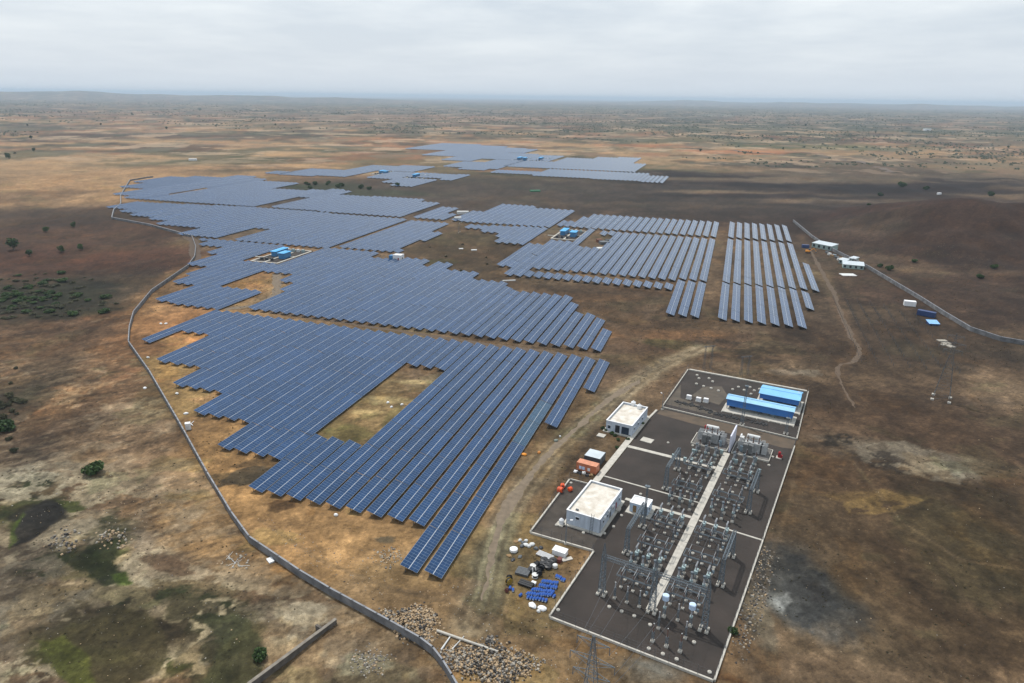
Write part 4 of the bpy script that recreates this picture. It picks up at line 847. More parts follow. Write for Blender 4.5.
# the woods and hedgerows that fade into the distance: far too many to count
mb = MB(); rng = np.random.default_rng(4); NT = 42000
ty = 1250 * np.exp(rng.random(NT) * 2.25); tx = rng.uniform(-.82, .82, NT) * ty
td = fbm(tx / 260, ty / 520, 101, 4, .6) + 0.35 * fbm(tx / 900, ty / 1500, 103, 3); rgt = (tx > 0.05 * ty).astype(float)
keep = (td > 0.20 - 0.12 * rgt - 0.14 * np.minimum(1, ty / 5000)) & (rng.random(NT) < 0.55) & ~((ty < 2100) & (tx > -0.6 * ty) & (tx < 0.25 * ty))
tx, ty = tx[keep], ty[keep]
hx, hy = [], []
for i in range(190):                                                  # hedgerows
    y0_ = 1150 * math.exp(rnd.random() * 1.7); x0_ = rnd.uniform(-.8, .8) * y0_; a_ = rnd.gauss(0, .3) if rnd.random() < .8 else rnd.uniform(0, 3); l_ = rnd.uniform(80, 420) * (1 + y0_ / 4000)
    if y0_ < 2100 and -.6 * y0_ < x0_ + l_ and x0_ < .25 * y0_: continue
    for k in range(int(l_ / rnd.uniform(9, 24))): f_ = rnd.random(); hx.append(x0_ + math.cos(a_) * l_ * f_ + rnd.gauss(0, 3)); hy.append(y0_ + math.sin(a_) * l_ * f_ + rnd.gauss(0, 8))
tx = np.concatenate([tx, hx]); ty = np.concatenate([ty, hy]); tz = height(tx, ty); print('far trees', len(tx))
for x, y, z in zip(tx, ty, tz):
    r = rnd.uniform(.8, 2.2) * (1 + y / 7000)
    for k in range(4):
        px_, py_, pz_ = x + rnd.gauss(0, r * .6), y + rnd.gauss(0, r * .6), z + r * rnd.uniform(.2, .9); sx_, sz_ = r * rnd.uniform(.4, .8), r * rnd.uniform(.3, .6); a_ = rnd.uniform(-.8, .8)
        mb.quadf([(px_ - sx_, py_ - a_ * sx_, pz_ - sz_), (px_ + sx_, py_ + a_ * sx_, pz_ - sz_ * .8), (px_ + sx_ * .7, py_ + a_ * sx_ + r * .5, pz_ + sz_), (px_ - sx_ * .8, py_ - a_ * sx_ + r * .4, pz_ + sz_)])
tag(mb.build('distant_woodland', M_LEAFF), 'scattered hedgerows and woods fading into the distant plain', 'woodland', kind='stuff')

# ------------------------------------------------------------------ switchyard equipment
def lattice(mb, a, b, w0, w1, n, t=0.09, m=0, br=0.05):
    a = Vector(a); b = Vector(b); d = (b - a).normalized(); up = Vector((0, 0, 1)) if abs(d.z) < .9 else Vector((0, 1, 0)); x = d.cross(up).normalized(); y = x.cross(d).normalized()
    def cor(f): c = a.lerp(b, f); w_ = (w0 + (w1 - w0) * f) / 2; return [c + x * w_ * i + y * w_ * j for i, j in ((-1, -1), (1, -1), (1, 1), (-1, 1))]
    c0, c1 = cor(0), cor(1)
    for p, q in zip(c0, c1): mb.beam(p, q, t, m=m)
    for k in range(n):
        p, q = cor(k / n), cor((k + 1) / n)
        for j in range(4): mb.beam(p[j], q[(j + 1) % 4], br, m=m) if (j + k) % 2 else mb.beam(p[(j + 1) % 4], q[j], br, m=m)
        for j in range(4): mb.beam(q[j], q[(j + 1) % 4], br, m=m)
def insul(c, z0, z1, r=0.16, n=8, m=0, mb=None):
    k = max(3, int((z1 - z0) / .28)); pr = []
    for i in range(k):
        a = z0 + (z1 - z0) * i / k; b_ = z0 + (z1 - z0) * (i + .5) / k; pr += [(r * .6, a), (r, (a + b_) / 2), (r * .6, b_)]
    pr.append((r * .6, z1)); mb.lathe((c[0], c[1], 0), pr, n, m); return mb
def stub(mb, x, y, s=0.42, h=0.35, m=0): return mb.box((x, y, .14 + h / 2), (s * 2, s * 2, h), 0, m, .9)
Z0 = 0.15
def mk_it():                                                          # current transformer
    e = empty('current_transformer', (0,0,0), 0, 'x', 'transformer post')
    stub(MB(), 0, 0).build('footing', M_CONC, e); f = MB(); lattice(f, (0,0,.45), (0,0,2.7), .5, .5, 3, .07); f.box((0,0,2.75), (.7,.7,.08)); f.build('support', M_STEEL, e)
    MB().box((0,0,3.0), (.62,.62,.45)).build('tank', M_TEAL, e); insul((0,0), 3.22, 4.9, .24, mb=MB()).build('insulator', M_PORC, e)
    MB().lathe((0,0,4.9), [(.2,0),(.36,.08),(.38,.5),(.2,.62)]).build('head', M_STEEL, e); return e
def mk_la():
    e = empty('surge_arrester', (0,0,0), 0, 'x', 'arrester'); stub(MB(), 0, 0).build('footing', M_CONC, e)
    f = MB(); lattice(f, (0,0,.45), (0,0,2.6), .42, .42, 3, .07); f.build('support', M_STEEL, e)
    insul((0,0), 2.65, 4.5, .17, mb=MB()).build('insulator', M_PORCB, e); g_ = MB().lathe((0,0,4.5), [(.1,0),(.12,.25)]); g_.build('terminal', M_ALU, e); return e
def mk_cb():                                                          # one pole of a circuit breaker
    e = empty('circuit_breaker', (0,0,0), 0, 'x', 'breaker'); s = MB(); stub(s, 0, -.8); stub(s, 0, .8); s.build('footing', M_CONC, e)
    f = MB()
    for y in (-.8, .8): lattice(f, (0,y,.45), (0,y,2.2), .35, .35, 2, .07)
    f.beam((0,-1.1,2.25), (0,1.1,2.25), .3, .14); f.build('support', M_STEEL, e)
    MB().box((.05,0,2.62), (.8,1.5,.62)).build('cabinet', M_TEAL, e); insul((0,0), 2.9, 4.3, .22, mb=MB()).build('insulator', M_PORC, e)
    h = MB(); h.lathe((0,-1.1,4.5), [(.1,0),(.22,.2),(.22,2.0),(.1,2.2)], 8, 0, (0,1,0)); h.build('interrupter', M_PORC, e); return e
def mk_ds():                                                          # three-phase disconnector, 3 phases 2.85 m apart, centred on the middle phase
    e = empty('disconnector', (0,0,0), 0, 'x', 'disconnector')
    f = MB()
    for x in (-2.85, 0, 2.85):
        for y in (-1.4, 1.4): f.box((x, y, 1.75), (.14, .14, 2.7))
    for y in (-1.55, -1.25, 1.25, 1.55): f.beam((-4.0, y, 3.15), (4.0, y, 3.15), .1, .16)
    for x in (-4.0, -2.85, 0, 2.85, 4.0): f.beam((x, -1.5, 3.27), (x, 1.5, 3.27), .12, .08)
    for y in (-1.4, 1.4): f.beam((-2.85,y,.6), (0,y,3.0), .05); f.beam((2.85,y,.6), (0,y,3.0), .05)
    f.build('support_frame', M_STEEL, e)
    for x in (-2.85, 0, 2.85):
        for y in (-1.4, 1.4):
            stub(MB(), x, y, .34, .28).build('footing', M_CONC, e); insul((x, y), 3.3, 4.5, .15, mb=MB()).build('insulator', M_PORCB, e)
        MB().beam((x,-1.6,4.6), (x,1.6,4.6), .07, .1).tube((x,0,4.55),(x,0,4.8),.12).build('blade', M_ALU, e)
    MB().box((3.3,-1.75,1.3), (.5,.35,.7)).build('drive_box', M_CAB, e); return e
def mk_wt():                                                          # coupling capacitor with a line trap on top
    e = empty('line_trap', (0,0,0), 0, 'x', 'line trap'); stub(MB(), 0, 0).build('footing', M_CONC, e)
    f = MB(); lattice(f, (0,0,.45), (0,0,2.4), .5, .5, 3, .07); f.build('support', M_STEEL, e); MB().box((0,0,2.6),(.6,.6,.35)).build('base_box', M_TEAL, e)
    insul((0,0), 2.8, 4.6, .2, mb=MB()).build('insulator', M_PORC, e); MB().lathe((0,0,4.65), [(.5,0),(.72,.06),(.72,1.15),(.5,1.25)], 16).build('trap_coil', M_LBLUE, e); return e
def mk_stub():
    o = MB().lathe((0,0,Z0-.02), [(.42,0),(.42,.28),(.30,.38)], 12).box((0,0,Z0+.4),(.2,.2,.12)).build('footing_stub', M_CONC); tag(o, 'x', 'footing'); return o
def mk_pi():                                                          # bus post insulator
    e = empty('post_insulator', (0,0,0), 0, 'x', 'insulator'); stub(MB(), 0, 0, .36, .3).build('footing', M_CONC, e); f = MB(); lattice(f, (0,0,.42), (0,0,3.0), .32, .32, 4, .06); f.build('support', M_STEEL, e)
    insul((0,0), 3.0, 4.4, .14, mb=MB()).build('insulator', M_PORC, e); MB().box((0,0,4.45),(.3,.2,.12)).build('clamp', M_ALU, e); return e
KI = {k: Kind(f()) for k, f in (('it', mk_it), ('la', mk_la), ('cb', mk_cb), ('ds', mk_ds), ('wt', mk_wt), ('stub', mk_stub), ('pi', mk_pi))}
NM = {'it': 'grey current transformer post', 'la': 'brown surge arrester post', 'cb': 'breaker pole with teal cabinet', 'wt': 'post carrying pale blue drum', 'pi': 'slim post insulator', 'stub': 'bare white footing stub'}
GR = {'it': 'current transformers', 'la': 'surge arresters', 'cb': 'circuit breaker poles', 'wt': 'line traps', 'pi': 'post insulators', 'stub': 'bare footing stubs in the gravel', 'ds': 'three-phase disconnectors'}
PH = {'left': (10.2, 13.05, 15.9), 'right': (21.5, 24.4, 27.2)}
def place(kind, bay, q, where, idx=(0, 1, 2), jp=0.0):
    for i in idx:
        v = PQ(PH[bay][i] + jp, q, Z0 - .14); pos = ('left', 'middle', 'right')[i]
        KI[kind].put(v, SUBR, '%s, %s of three, %s bay, %s' % (NM[kind], pos, bay, where), GR[kind])
def ds(bay, q, where):
    KI['ds'].put(PQ(PH[bay][1], q, Z0 - .14), SUBR, 'steel disconnector frame with six insulators, %s bay, %s' % (bay, where), GR['ds'])
place('stub', 'right', 1.7, 'nearest the front wall'); place('stub', 'left', 9.2, 'in front of the gantry')
place('la', 'right', 4.1, 'nearest the front wall'); place('pi', 'right', 8.2, 'before the line traps', (0, 2))
place('pi', 'left', 12.5, 'under the front gantry'); place('wt', 'right', 12.2, 'under the front gantry', (0, 2)); place('pi', 'right', 12.5, 'under the front gantry', (1,))
for bay in ('left', 'right'):
    o = 0.6 if bay == 'left' else 0
    ds(bay, 18.0, 'just behind the gantry'); place('it', bay, 23.0, 'behind the first disconnector'); place('cb', bay, 27.5, 'nearest breaker row')
    ds(bay, 32.5, 'below the first bus portal'); place('stub', bay, 36.8, 'middle of the near bus', (0, 1)); place('pi', bay, 37.2 + o * 3, 'middle of the near bus', (2,))
    ds(bay, 43.0, 'beyond the near bus'); place('cb', bay, 47.2, 'breaker row before the middle path'); place('it', bay, 55.2, 'just past the middle path')
    place('la', bay, 58.2, 'past the middle path'); ds(bay, 62.5, 'before the far bus'); place('pi', bay, 65.6, 'near side of the far bus'); place('stub', bay, 70.0, 'middle of the far bus', (0, 1))
    place('pi', bay, 67.6, 'right of the far bus stubs', (2,)); ds(bay, 75.5, 'far side of the far bus'); place('cb', bay, 79.2 if bay == 'right' else 78.6, 'breaker row before the transformer'); place('it', bay, 84.3, 'behind the last breakers'); place('pi', bay, 86.8, 'between last breakers and transformer'); place('la', bay, 89.3, 'directly before the transformer')
for (p, q, t) in [(0.8,2.9,'lone white stub in the near left corner of the gravel'),(33.7,1.6,'lone white stub in the near right corner of the gravel'),(29.1,7.9,'white stub right of the line traps'),(19.7,8.3,'white stub at the near end of the concrete path'),
                  (27.2,33.1,'white stub right of the near right disconnector'),(31.0,91,'white stub right of the far transformer'),(31.2,97,'second white stub right of the far transformer, farther away'),(8.0,97.5,'white stub left of the left transformer'),(7.5,92.0,'white stub left of the left transformer, nearer'),(0.0,90.0,'white stub on the empty gravel left of the transformers'),
                  (-3.0,49.5,'white stub at the back corner of the control building'),(0.7,43.6,'white stub right of the control building door'),(0.6,37.8,'white stub right of the control building ladder'),(-0.4,33.9,'white stub at the near right corner of the control building'),(-5.2,31.5,'white stub before the control building window'),(-12.6,31.2,'white stub at the near left corner of the control building'),(-17.6,52,'white stub in the corner behind the control building'),
                  (1.9,56.2,'white stub behind the small white kiosk')]:
    KI['stub'].put(PQ(p, q, 0), 0, t, GR['stub'])
for i, (p, q) in enumerate([(-6,152),(-4.5,149),(-1,151),(1,148.5),(-4,143),(-1,142),(2,141.5),(11,148),(9.5,144.5),(13.5,146),(15,150),(17,147.5),(18.5,150),(5,140.5),(16.5,143.5)]):
    KI['stub'].put(PQ(p, q, 0), 0, 'white stub scattered on the dark gravel behind the blue sheds', 'stubs behind the blue sheds', 1.3)
# front gantry
def gantry():
    e = empty('gantry', PQ(18.6, 12.3, Z0), SUBR, 'wide steel lattice gantry with three columns across the near end of the switchyard', 'gantry')
    for x in (-11.4, .2, 11.4):
        c = MB(); lattice(c, (x, 0, .3), (x, 0, 10.5), 1.3, .7, 10, .12, 0, .06); c.build('column', M_STEEL, e)
        p = MB(); lattice(p, (x, 0, 10.5), (x, 0, 13.6), .7, .08, 4, .07, 0, .04); p.build('peak', M_STEEL, e)
        for sx in (-.7, .7):
            for sy in (-.6, .6): stub(MB(), x + sx, sy, .38, .4).build('footing', M_CONC, e)
    for a, b_ in ((-11.0, -.15), (.55, 11.0)):
        m_ = MB(); lattice(m_, (a, 0, 10.1), (b_, 0, 10.1), .75, .75, 10, .09, 0, .05); m_.build('beam', M_STEEL, e)
    return e
gantry()
def portal(p, q0, q1, label):
    e = empty('bus_portal', PQ(p, (q0 + q1) / 2, Z0), SUBR, label, 'portal', 'bus portals on the two sides of the switchyard'); Lh = q1 - q0
    for y in (-Lh / 2, Lh / 2):
        c = MB(); lattice(c, (0, y, .3), (0, y, 7.4), 1.15, .65, 7, .13, 0, .07); c.build('column', M_STEEL, e)
        for sx in (-.6, .6):
            for sy in (-.5, .5): stub(MB(), sx, y + sy, .36, .4).build('footing', M_CONC, e)
    b_ = MB(); lattice(b_, (0, -Lh / 2 + .35, 7.1), (0, Lh / 2 - .35, 7.1), .7, .7, 11, .12, 0, .06); b_.build('beam', M_STEEL, e); return e
portal(7.2, 28.9, 41.3, 'lattice bus portal beside the small white kiosk, near left'); portal(7.2, 62.3, 74.6, 'lattice bus portal far left, on the empty gravel side')
portal(30.0, 28.3, 40.3, 'lattice bus portal near right, beside the right toe wall'); portal(30.1, 61.6, 73.5, 'lattice bus portal far right, nearest the transformers')
def mast(p, q, h, label, w0=.9, w1=.35):
    e = empty('lightning_mast', PQ(p, q, Z0), SUBR, label, 'mast', 'lattice masts'); c = MB(); lattice(c, (0,0,.3), (0,0,h), w0, w1, int(h), .09, 0, .05); c.build('lattice_shaft', M_STEEL, e)
    s = MB(); [stub(s, a * .5, b_ * .5, .3, .35) for a in (-1,1) for b_ in (-1,1)]; s.build('footing', M_CONC, e)
    MB().box((0,0,h+.05),(1.3,.9,.1)).box((0,0,h*.985),(1.1,1.1,.06)).build('platform', M_STEEL, e); MB().tube((0,0,h),(0,0,h+1.6),.05).build('spike', M_STEELD, e); return e
mast(18.4, 115.3, 14.5, 'tall lattice mast in front of the long blue shed'); mast(32.6, 115.4, 6.0, 'short lattice mast in the corner before the blue shed')
mast(6.4, 46.0, 9.5, 'slim lattice mast at the small white kiosk', .5, .25)
def lamp_pole(v, h, label, rz=0):
    e = empty('lamp_pole', v, rz, label, 'lamp post', 'lamp posts'); MB().lathe((0,0,0), [(.14,0),(.07,h)], 8).build('pole', M_STEEL, e)
    MB().box((0,0,.1),(.7,.7,.5)).build('footing', M_CONC, e); MB().beam((0,0,h-.1),(1.1,0,h+.1),.06).build('arm', M_STEEL, e); MB().box((1.2,0,h+.1),(.7,.3,.12)).build('lamp_head', M_WHITE, e); return e
lamp_pole(PQ(-7.4,25.3,Z0), 6.8, 'lamp post on the toe wall before the control building'); lamp_pole(PQ(-9.0,113.6,Z0), 6.0, 'lamp post at the corner by the office building', 2)
lamp_pole(PQ(34.2,140,Z0), 6.0, 'lamp post beside the far blue shed', 3)

# conductors
def wires(pts, label, group, r=0.035, sag=0.0):
    P = []
    for a, b_ in zip(pts[:-1], pts[1:]):
        for k in range(10): t = k / 10; q = Vector(a).lerp(Vector(b_), t); q.z -= sag * 4 * t * (1 - t); P.append(q)
    P.append(Vector(pts[-1])); o = MB().wire(P, r).build('conductor', M_STEELD); return tag(o, label, 'conductor', group)
for gi, (qa, qb, nm) in enumerate(((29.5, 40.0, 'near'), (62.8, 73.4, 'far'))):
    for k in range(3):
        q = qa + (qb - qa) * (k + .5) / 3
        wires([PQ(7.5, q, 7.0 + Z0), PQ(29.7, q, 7.0 + Z0)], 'thin bus wire strung across the %s bus between two portals' % nm, nm + ' bus wires', .04, .5)
for bay in ('left', 'right'):
    for i in range(3):
        p = PH[bay][i]
        for a, b_ in ((12.5, 18), (18, 23), (23, 27.5), (27.5, 32.5), (32.5, 43), (43, 47.2), (55.2, 62.5), (62.5, 65.6), (75.5, 79), (79, 84), (84, 89.3)):
            wires([PQ(p, a, 5.05), PQ(p, b_, 5.05)], 'thin jumper wire linking apparatus along the %s bay' % bay, 'jumper wires of the %s bay' % bay, .028, .25)
# transformers
def transformer(p, q, label, mir=1):
    e = empty('power_transformer', PQ(p, q, Z0), SUBR, label, 'transformer', 'two large power transformers')
    MB().box((0,0,.18),(10.6,7.6,.36)).build('plinth', mat('oily_concrete', (.16,.15,.14), .9, 0, .2, .6), e)
    r_ = MB()
    for (x0, y0, x1, y1) in ((-5.6,-4.1,5.6,-4.1),(-5.6,4.1,5.6,4.1),(-5.6,-4.1,-5.6,4.1),(5.6,-4.1,5.6,4.1)): r_.beam((x0,y0,.25),(x1,y1,.25),.25,.5)
    r_.build('bund_kerb', M_CONC, e)
    tk = MB(); tk.box((0,0,2.1),(4.6,2.6,3.1)); tk.box((0,0,3.72),(4.8,2.8,.14))
    for k in range(8): tk.box((-2.1+.6*k,-1.36,2.1),(.1,.14,3.0)); tk.box((-2.1+.6*k,1.36,2.1),(.1,.14,3.0))
    tk.build('tank', M_TGREY, e)
    for x in (-3.5, -1.9 , -.3, 3.6):
        rd = MB(); yy = -2.3 if x > -3 and x < 3 else 0
        for k in range(9):
            if yy: rd.box((x - .6 + k * .15, yy, 2.2), (.05, 1.3, 2.9))
            else: rd.box((x, -1.4 + k * .35, 2.2), (1.5, .06, 2.9))
        rd.build('radiator', M_TGREY, e)
    for x in (1.2, 2.7):
        rd = MB()
        for k in range(8): rd.box((x - .5 + k * .15, 2.3, 2.2), (.05, 1.3, 2.9))
        rd.build('radiator', M_TGREY, e)
    MB().lathe((-2.3, 1.1, 5.0), [(.3,0),(.62,.15),(.62,3.9),(.3,4.05)], 14, 0, (1,0,0)).box((-1.2,1.1,4.3),(.2,.6,.9)).box((.8,1.1,4.3),(.2,.6,.9)).build('conservator', M_WHITE2, e)
    for i, x in enumerate((-1.7, 0, 1.7)):
        b_ = MB(); b_.lathe((x,-.7,3.7), [(.26,0),(.2,.4)], 8); insul((x,-.7), 4.1, 5.9, .2, mb=b_); b_.build('bushing', M_PORCB, e)
        b2_ = MB(); insul((x*.7+.3,.2), 3.8, 4.6, .13, mb=b2_); b2_.build('bushing', M_PORC, e)
    MB().box((3.1*mir,-1.75,1.4),(.9,.6,1.9)).build('control_cabinet', M_CAB, e)
    pp = MB().tube((-2.3,1.1,4.6),(-2.3,.2,3.8),.08).tube((-3.4,-.9,3.6),(3.4,-.9,3.62),.1).tube((-3.4,.9,3.6),(3.4,.9,3.62),.1); pp.build('pipework', M_TGREY, e); return e
M_TGREY = mat('transformer_grey', (.42,.43,.43), .5, 0, .15, .8); M_WHITE2 = mat('light_grey_paint', (.62,.63,.62), .5, 0, .08, 1)
transformer(12.2, 97.2, 'large grey power transformer on the left of the white fire wall'); transformer(25.0, 97.0, 'large grey power transformer on the right of the white fire wall', -1)
v = PQ(18.6, 97.8, 0); tag(MB().box((v.x, v.y, 3.0), (.4, 9.0, 5.8), SUBR).build('fire_wall', mat('lilac_white_render', (.66,.67,.78), .8, 0, .08, .8)), 'tall white fire wall panel between the two power transformers', 'wall')
for (p, q, t) in ((8.6, 104.5, 'red fire point post left of the left transformer'), (33.0, 97.5, 'red fire point on a white base right of the right transformer')):
    e = empty('fire_point', PQ(p, q, Z0), SUBR, t, 'fire point', 'red fire points'); MB().box((0,0,.12),(1.7,1.7,.25)).build('base', M_CONC, e); MB().lathe((0,0,.24),[(.45,0),(.45,1.7),(.2,2.0)],10).build('drum', M_RED, e); MB().box((.7,0,.7),(.5,.5,.9)).build('hose_box', M_RED, e)
e = empty('auxiliary_transformer', PQ(20.6, 103.5, Z0), SUBR, 'small white auxiliary transformer behind the fire wall', 'transformer'); MB().box((0,0,.9),(1.3,1.5,1.3)).build('tank', M_WHITE2, e); MB().box((0,0,.1),(2,2.2,.25)).build('plinth', M_CONC, e); MB().lathe((-.4,.0,1.55),[(.15,0),(.3,.1),(.3,1.5),(.15,1.6)],10,0,(0,1,0)).build('conservator', M_WHITE, e)
for (p, q) in ((9.0, 86.5), (16.8, 90.5), (22.0, 86.5), (29.2, 84.0), (4.4, 80.3), (8.0, 80.0), (27.0, 90.8)):
    o = empty('marshalling_box', PQ(p, q, Z0), SUBR, 'pale marshalling box on short legs among the switchgear', 'box', 'marshalling boxes'); MB().box((0,0,1.2),(.9,.6,1.2)).build('cabinet', M_TEAL, o); MB().box((0,0,.3),(.5,.4,.6)).build('leg', M_CONC, o)

# ------------------------------------------------------------------ buildings
def building(name, v, rz, w_, l_, h_, label, cat='building', wallm=M_WALLW, roofm=M_ROOFW, wins=(), doors=(), plinth=0.8, parapet=0.45, group=None):
    """local box 0..w_ x 0..l_, walls hollow at the roof, parapet round a sunk slab; wins/doors: (side, offset, width, sill, head)"""
    e = empty(name, v, rz, label, cat, group)
    if plinth: MB().box((w_/2, l_/2, .15), (w_ + plinth*2, l_ + plinth*2, .3)).build('plinth', M_CONC, e)
    m_ = MB(); t = .25; holes = {'s': [], 'n': [], 'e': [], 'w': []}
    for W in list(wins) + list(doors): holes[W[0]].append(W[1:5])
    def side(k, Lw, P):
        xs = sorted({0, Lw} | {a for h in holes[k] for a in (h[0], h[0] + h[1])}); 
        for a, b_ in zip(xs[:-1], xs[1:]):
            hs = [h for h in holes[k] if h[0] <= a + 1e-6 and b_ <= h[0] + h[1] + 1e-6]; segs = [(.3, h_)] if not hs else [(.3, hs[0][2]), (hs[0][3], h_)]
            for z0, z1 in segs:
                if z1 - z0 > .02: P(a, b_, z0, z1)
    side('s', w_, lambda a, b_, z0, z1: m_.box(((a+b_)/2, t/2, (z0+z1)/2), (b_-a, t, z1-z0)))
    side('n', w_, lambda a, b_, z0, z1: m_.box(((a+b_)/2, l_-t/2, (z0+z1)/2), (b_-a, t, z1-z0)))
    side('e', l_-2*t, lambda a, b_, z0, z1: m_.box((w_-t/2, t+(a+b_)/2, (z0+z1)/2), (t, b_-a, z1-z0)))
    side('w', l_-2*t, lambda a, b_, z0, z1: m_.box((t/2, t+(a+b_)/2, (z0+z1)/2), (t, b_-a, z1-z0)))
    m_.build('wall', wallm, e)
    MB().box((w_/2, l_/2, h_-parapet-.08), (w_-2*t-.01, l_-2*t-.01, .16)).build('roof', roofm, e)
    c = MB()
    for (x, y, sx, sy) in ((w_/2, t/2, w_+.16, t+.16), (w_/2, l_-t/2, w_+.16, t+.16), (t/2, l_/2, t+.16, l_-2*t-.18), (w_-t/2, l_/2, t+.16, l_-2*t-.18)): c.box((x, y, h_+.06), (sx, sy, .12))
    c.build('parapet_coping', M_WHITE, e)
    for j, W in enumerate(list(wins) + list(doors)):
        k, a, ww, z0, z1 = W[:5]; isd = j >= len(wins); c_ = a + ww/2; zz = (z0+z1)/2
        pos, dim = {'s': ((c_, .16, zz), (ww, .06, z1-z0)), 'n': ((c_, l_-.16, zz), (ww, .06, z1-z0)), 'e': ((w_-.16, t+c_, zz), (.06, ww, z1-z0)), 'w': ((.16, t+c_, zz), (.06, ww, z1-z0))}[k]
        o = MB().box(pos, dim).build('door' if isd else 'window', W[5] if len(W) > 5 else (M_WOOD if isd else M_GLASS), e)
        if not isd:
            f = MB(); nx, ny = (1, 0) if k in 'sn' else (0, 1); off = {'s': (0,-.12), 'n': (0,.12), 'e': (.12,0), 'w': (-.12,0)}[k]
            f.box((pos[0]+off[0], pos[1]+off[1], z0-.04), (ww*nx+.1*nx+.2*ny, ww*ny+.1*ny+.2*nx, .08)); f.box((pos[0]+off[0], pos[1]+off[1], z1+.09), (ww*nx+.3*nx+.5*ny, ww*ny+.3*ny+.5*nx, .07)); f.build('sill', M_WHITE, o)
    return e
cb = building('control_building', PQ(-10.7, 33.0, Z0), SUBR, 9.2, 16.6, 4.3, 'long white control building with stained flat roof beside the switchyard',
     wins=(('s', 2.6, .9, 2.3, 3.1, M_DARK), ('e', 2.2, 1.0, 1.6, 2.7, M_DARK), ('e', 5.2, 1.0, 1.6, 2.7, M_DARK), ('e', 9.4, 1.0, 1.6, 2.7), ('e', 14.0, 1.0, 1.6, 2.7), ('w', 4.0, 1.2, 1.6, 2.7), ('w', 10.0, 1.2, 1.6, 2.7)), doors=(('e', 7.0, 1.3, .3, 2.5, M_DARK), ('e', 11.6, 1.2, .3, 2.5, M_RED)))
l_ = MB(); [l_.beam((6.9, -.9 + .85*z/5.0, z+.2), (7.6, -.9 + .85*z/5.0, z+.2), .05) for z in [k*.4 for k in range(13)]]
for x in (6.9, 7.6): l_.beam((x, -.95, .1), (x, -.02, 5.4), .08)
l_.build('roof_ladder', M_STEELD, cb); MB().tube((9.35, .25, .3), (9.35, .25, 4.2), .09).build('drain_pipe', mat('grey_pipe', (.3,.33,.4), .5), cb)
MB().box((9.9, 12.2, .5), (1.1, 1.6, .5)).build('step', M_CONC, cb)
for k, (y, z) in enumerate(((3.2, 3.2), (8.9, 3.2), (6.2, 3.3))): MB().box((9.4, y, z), (.35, .9, .65)).build('air_conditioner', M_WHITE, cb)
MB().box((-.5, 6.5, 1.1), (.7, 1.3, 1.2)).build('air_conditioner', M_WHITE2, cb)
MB().box((2.2, 1.8, 4.0), (.7, .5, .35)).build('roof_box', M_STEELD, cb)
tk = empty('water_tank', PQ(-11.7, 32.2, Z0), SUBR, 'small white tank on a slab at the near left corner of the control building', 'tank'); MB().lathe((0,0,.3),[(.6,0),(.65,.2),(.65,1.1),(.3,1.5),(.15,1.6)],12).build('vessel', M_WHITE, tk); MB().box((-.2,-.2,.15),(2.0,1.8,.3)).build('slab', M_CONC, tk)
building('kiosk', PQ(1.9, 46.4, Z0), SUBR, 5.0, 4.0, 3.0, 'small white kiosk with a brown door beside the control building', doors=(('s', .9, 1.0, .3, 2.4, M_WOOD),), wins=(('e', 1.0, 1.0, 1.3, 2.2),), parapet=.05, plinth=.9, wallm=mat('pale_blue_render', (.52,.64,.78), .8, 0, .1, 1), roofm=M_WHITE)
building('office_building', PQ(-20.8, 88.3, 0), SUBR, 9.0, 16.6, 4.0, 'white office building with a dark glazed entrance at the head of the dirt track',
     wins=(('e', 2.0, 1.0, 1.4, 2.5, M_DARK), ('e', 6.0, 1.0, 1.4, 2.5), ('e', 10.5, 1.0, 1.4, 2.5), ('s', .6, 1.0, 1.2, 2.4), ('w', 5, 1.2, 1.4, 2.5)), doors=(('s', 5.4, 2.6, .3, 3.0, M_GLASS), ('s', 3.2, 1.6, .3, 3.0, M_DARK)), parapet=.6)
for i, (a, b_) in enumerate(((-17.2, 105.8), (-14.5, 104.2))):
    t = empty('roof_tank', PQ(a, b_ - .5, 3.4), SUBR, ['left white water tank at the far end of the office roof', 'right white water tank at the far end of the office roof'][i], 'water tank', 'white roof tanks'); MB().lathe((0,0,0),[(.8,0),(.85,.1),(.85,1.2),(.35,1.6),(.2,1.7)],14).build('vessel', M_WHITE, t); MB().lathe((0,0,1.68),[(.25,0),(.25,.1)],10).build('lid', M_WHITE2, t)
tag(MB().box(tuple(PQ(-20.8, 84.3, .12)), (2.6, 2.2, .25), SUBR).build('concrete_slab', M_CONC), 'pale square slab in the garden before the office building', 'slab')
def container(v, rz, l_, w_, h_, m1, label, roofm=None, name='shipping_container', door=True):
    e = empty(name, v, rz, label, 'container'); MB().box((l_/2, w_/2, h_/2+.15), (l_, w_, h_)).build('shell', m1, e)
    MB().box((l_/2, w_/2, h_+.18), (l_+.06, w_+.06, .06)).build('roof', roofm or m1, e)
    f = MB(); [f.box((x, y, h_/2+.15), (.14, .14, h_+.04)) for x in (0, l_) for y in (0, w_)]; f.build('corner_post', m1, e)
    if door: [MB().box((l_+.03, w_*k, h_/2+.15), (.05, w_*.44, h_*.9)).build('door', m1, e) for k in (.25, .75)]
    return e
c_ = container(PQ(-19.3, 60.0, 0), SUBR, 6.2, 2.5, 2.5, M_CONTO, 'orange rusty shipping container behind the control building', mat('sun_bleached_orange', (.62,.27,.16), .7, 0, .15, .7))
for i, x in enumerate((1.2, 2.2, 3.9)): MB().box((x, -.03, 1.2), (.8, .04, 1.0)).build('poster', [M_LBLUE, M_LBLUE, M_WHITE][i], c_)
container(PQ(-18.9, 65.0, 0), SUBR, 5.0, 4.6, 2.5, mat('dark_grey_cabin', (.07,.08,.09), .6), 'site cabin with a bright white roof behind the orange container', M_CONTW, 'site_cabin')
